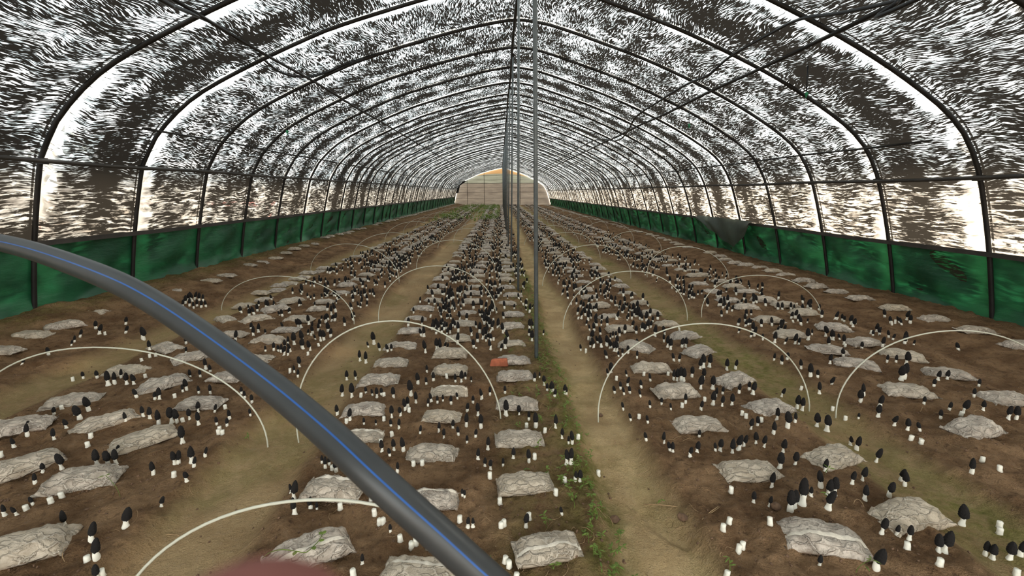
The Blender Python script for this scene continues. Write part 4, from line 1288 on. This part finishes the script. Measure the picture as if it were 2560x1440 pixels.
rock('soil_clod', on_ground(1537, 1302), .017, M['clod'], 3, 'brown soil clod on the left edge of the main footpath', 'clod')
rock('soil_clod', on_ground(1706, 1296), .018, M['clod'], 8, 'rounded brown clod beside the shoe print on the main footpath', 'clod')
rock('soil_clod', on_ground(1938, 1270), .018, M['clod'], 12, 'round dark clod left of the morel clump on the right bed', 'clod')
rock('soil_clod', on_ground(1502, 1040), .012, M['clod'], 17, 'small dark clod at the foot of the hoop by the footpath', 'clod')
p = on_ground(1248, 912)
mb = MB()
bx = [(-.062, -.030, 0), (.055, -.038, 0), (.066, .026, 0), (-.048, .040, 0), (-.050, -.024, .046), (.046, -.026, .050), (.052, .020, .040), (-.036, .030, .034)]
mb.v = [np.array(q) for q in bx]; mb.f = [(0, 3, 2, 1), (4, 5, 6, 7), (0, 1, 5, 4), (1, 2, 6, 5), (2, 3, 7, 6), (3, 0, 4, 7)]
o = mb.build('brick_fragment', M['brick'], smooth=False)
o.location = (p[0], p[1] + .01, p[2] - .004); bv = o.modifiers.new('b', 'BEVEL'); bv.width = .006; bv.segments = 2
tag(o, 'broken orange-red brick lying on the centre bed', 'brick')

# crumbs of soil
ico = []
for i in range(4):
    th = math.pi * i / 3
    for j in range(5):
        a = 2 * math.pi * j / 5 + i
        ico.append((math.sin(th) * math.cos(a), math.sin(th) * math.sin(a), math.cos(th)))
icf = grid_faces(4, 5, 0, True)
N = 5200
Xc = RNG.uniform(-2.9, 3.2, N); Yc = 0.55 + 5.5 * RNG.uniform(0, 1, N) ** 1.8
mk = path_mask(Xc, Yc); onp = sum(mk)
kp = (RNG.uniform(0, 1, N) > onp * .85)
Xc, Yc = Xc[kp], Yc[kp]; Zc_ = gh(Xc, Yc)
it = [trs((x, y, z + .001), rm.uniform(0, 6), tuple(rm.uniform(.0022, .0065) * rm.uniform(.7, 1.3) for _ in range(3))) for x, y, z in zip(Xc, Yc, Zc_)]
o = merge_build('soil_crumbs', it, ico, icf, [M['clod']])
tag(o, 'loose brown crumbs of soil strewn over the near beds', 'soil crumbs', kind='stuff')

# straw, roots and dead stalks
mb = MB(); rs = random.Random(14)
for k_ in range(520):
    x = rs.uniform(-2.6, 3.0); y = .6 + 5.2 * rs.random() ** 1.6
    if rs.random() < .25: x = rs.uniform(.1, .75)
    a = rs.uniform(0, 6.28); L = rs.uniform(.015, .075); cv = rs.uniform(-1.6, 1.6)
    P = []
    for i in range(6):
        t = i / 5; P.append((x + math.cos(a) * L * t, y + math.sin(a) * L * t, float(gh(x + math.cos(a) * L * t, y + math.sin(a) * L * t)) + .0022 + .012 * math.sin(math.pi * t) * (k_ % 4 == 0)))
        a += cv * .2
    mb.tube(P, rs.uniform(.0005, .0011), 4)
tag(mb.build('plant_litter', M['straw']), 'thin dry stalks and rootlets scattered over the near soil', 'plant litter', kind='stuff')
for i, (x0, y0, x1, y1) in enumerate([(1755, 1300, 1795, 1270), (1655 - 45, 1262, 1690, 1270)]):
    a, b = on_ground(x0, y0), on_ground(x1, y1)
    mb = MB(); mb.tube([a + [0, 0, .002], (a + b) / 2 + [0, 0, .008], b + [0, 0, .006]], .0014, 5)
    mb.tube([a + [0, 0, .002], (a + b) / 2 + [0.004, 0, .004], b + [.008, .002, .003]], .0012, 5)
    tag(mb.build('straw_stalk', M['straw']), ['forked yellow straw lying on the right bed near the footpath', 'bent brown stalk lying across the main footpath edge'][i], 'straw')


def leaf(mb, c, d, up, L, W):
    d = np.array(d, float); d /= np.linalg.norm(d); s = np.cross(d, up); s /= np.linalg.norm(s) + 1e-9
    c = np.array(c, float); o_ = len(mb.v)
    mb.v += [c, c + d * L * .35 + s * W * .5, c + d * L * .35 - s * W * .5, c + d * L * .75 + s * W * .38 - np.array([0, 0, L * .08]), c + d * L * .75 - s * W * .38 - np.array([0, 0, L * .08]), c + d * L - np.array([0, 0, L * .18]), c + d * L * .5 + np.array([0, 0, L * .06])]
    f = [(0, 1, 6), (0, 6, 2), (1, 3, 6), (2, 6, 4), (3, 5, 6), (4, 6, 5)]
    mb.f += [tuple(i + o_ for i in q) for q in f]; mb.mi += [0] * 6


def weed(p, h, nl, seed, mt='greenplant'):
    rr = random.Random(seed); mb = MB()
    lean = (rr.uniform(-.4, .4), rr.uniform(-.3, .3)); P = []
    for i in range(5):
        t = i / 4; P.append(np.array([p[0] + lean[0] * h * t * t, p[1] + lean[1] * h * t * t, p[2] - .004 + h * t]))
    mb.tube(P, .0009, 4)
    for q in range(nl):
        t = .45 + .55 * (q + 1) / nl; c = P[0] * (1 - t) + P[-1] * t if q < nl - 3 else P[-1]
        an = rr.uniform(0, 6.28)
        leaf(mb, c, (math.cos(an), math.sin(an), rr.uniform(-.1, .5)), np.array([0, 0, 1.0]), rr.uniform(.012, .024), rr.uniform(.004, .008))
    return mb


WL = [(1437, 1270, .075, 6, 'tall pale seedling beside the footpath edge, right of the wide bag'), (1505, 1285, .06, 7, 'forked green seedling leaning over the footpath edge'),
      (1450, 1170, .06, 9, 'bushy green weed clump at the footpath edge below the post'), (1345, 1125, .045, 7, 'small green weed just in front of the fourth centre bag'),
      (1366, 1320, .05, 5, 'round-leaved seedling above the nearest wide bag'), (1480, 1335, .05, 8, 'leafy seedling right of the nearest wide bag'),
      (1545, 1345, .03, 8, 'low green sprout near the clod on the footpath edge'), (1640, 1262, .03, 4, 'tiny sprout with a white flower on the footpath'),
      (1375, 1010, .05, 8, 'thin weed left of the footpath beyond the second bag'), (1355, 1060, .05, 8, 'yellow-green weed clump beside the centre bed morels'),
      (1400, 925, .06, 8, 'bright weed at the foot of the nearest post'), (1262, 860, .07, 9, 'weed growing between the far centre bags'),
      (622, 1098, .03, 7, 'small green sprout on the left footpath'), (1700 + 125, 1435, .05, 6, 'weed at the bottom edge, right of the footpath'),
      (2080, 1265, .05, 6, 'curled green weed among the clump of morels on the right bed'), (2062, 1185, .03, 5, 'yellowish sprig beside the morels in front of the outer bag'),
      (300, 1240, .09, 3, 'tall thin bare seedling on the left bed'), (2140, 1430, .06, 4, 'pale stalk near the bottom edge on the right bed'),
      (1225, 1425, .05, 6, 'weed under the hose at the bottom edge'), (1535, 1435, .04, 9, 'green tuft at the bottom edge of the footpath')]
for i, (x, y, h, nl, lb) in enumerate(WL):
    tag(weed(on_ground(x, y), h, nl, i * 3 + 1).build('weed_seedling', M['greenplant'], smooth=False), lb, 'weed', 'seedlings near the footpath')
mb = MB(); rs = random.Random(33)
for k_ in range(330):
    y = .95 + 5.5 * rs.random() ** 1.3; x = rs.gauss(.30, .05) if rs.random() < .8 else rs.uniform(.05, .36)
    if not clear_of_bags(x, y, .0): continue
    p = np.array([x, y, float(gh(x, y))]); h = rs.uniform(.008, .045)
    o_ = len(mb.v); w2 = weed(p, h, rs.choice((3, 4, 5)), rs.randrange(9999)); mb.add(w2.v, w2.f)
tag(mb.build('grass', M['greenplant'], smooth=False), 'low green weeds and moss sprigs along the left edge of the main footpath', 'weeds', kind='stuff')
mb = MB()
for k_ in range(1500):
    y = rs.uniform(17, 36); x = rs.uniform(-2.75, -.05)
    if noise3(x * 1.3, y * .6, 0, 71) < -.15: continue
    p = np.array([x, y, float(gh(x, y))]); h = rs.uniform(.06, .20)
    for q in range(3):
        an = rs.uniform(0, 6.28); leaf(mb, p + np.array([0, 0, h * q / 3]), (math.cos(an), math.sin(an), 1.1), np.array([0, 0, 1.0]), h * .8, .035)
tag(mb.build('undergrowth', M['greenplant'], smooth=False), 'bright green weeds overrunning the far left beds', 'weeds', kind='stuff')

# sprout lying over the nearest left bag
mb = MB()
zc = depth(on_ground(775, 1370)) - .03
bgp = [q for q in bags if q['key'] == 'CL' and q['n'] == 1][0]
P = []
for x, y in ((655, 1396), (675, 1381), (705, 1374), (740, 1378), (765, 1381), (783, 1366), (797, 1352), (806, 1336)):
    g = on_ground(x, y); zt = .055 if abs(g[0] - bgp['p'][0]) < .11 else .02
    d = ray(x, y); t = (g[2] + zt - CAM_H) / d[2]; P.append(d * t + np.array([0, 0, CAM_H]))
mb.tube(smooth_path(P, 4), .0013, 5)
for k_, (dx, dy) in ((3, (0, -1)), (5, (.6, -.8)), (7, (-.8, .6)), (6, (.9, .1)), (7, (.3, .9))):
    leaf(mb, P[k_], (dx, dy, .2), np.array([0, 0, 1.0]), .017, .013)
tag(mb.build('seedling_vine', M['greenplant'], smooth=False), 'creeping green sprout with round leaves draped over the near left bag', 'seedling')
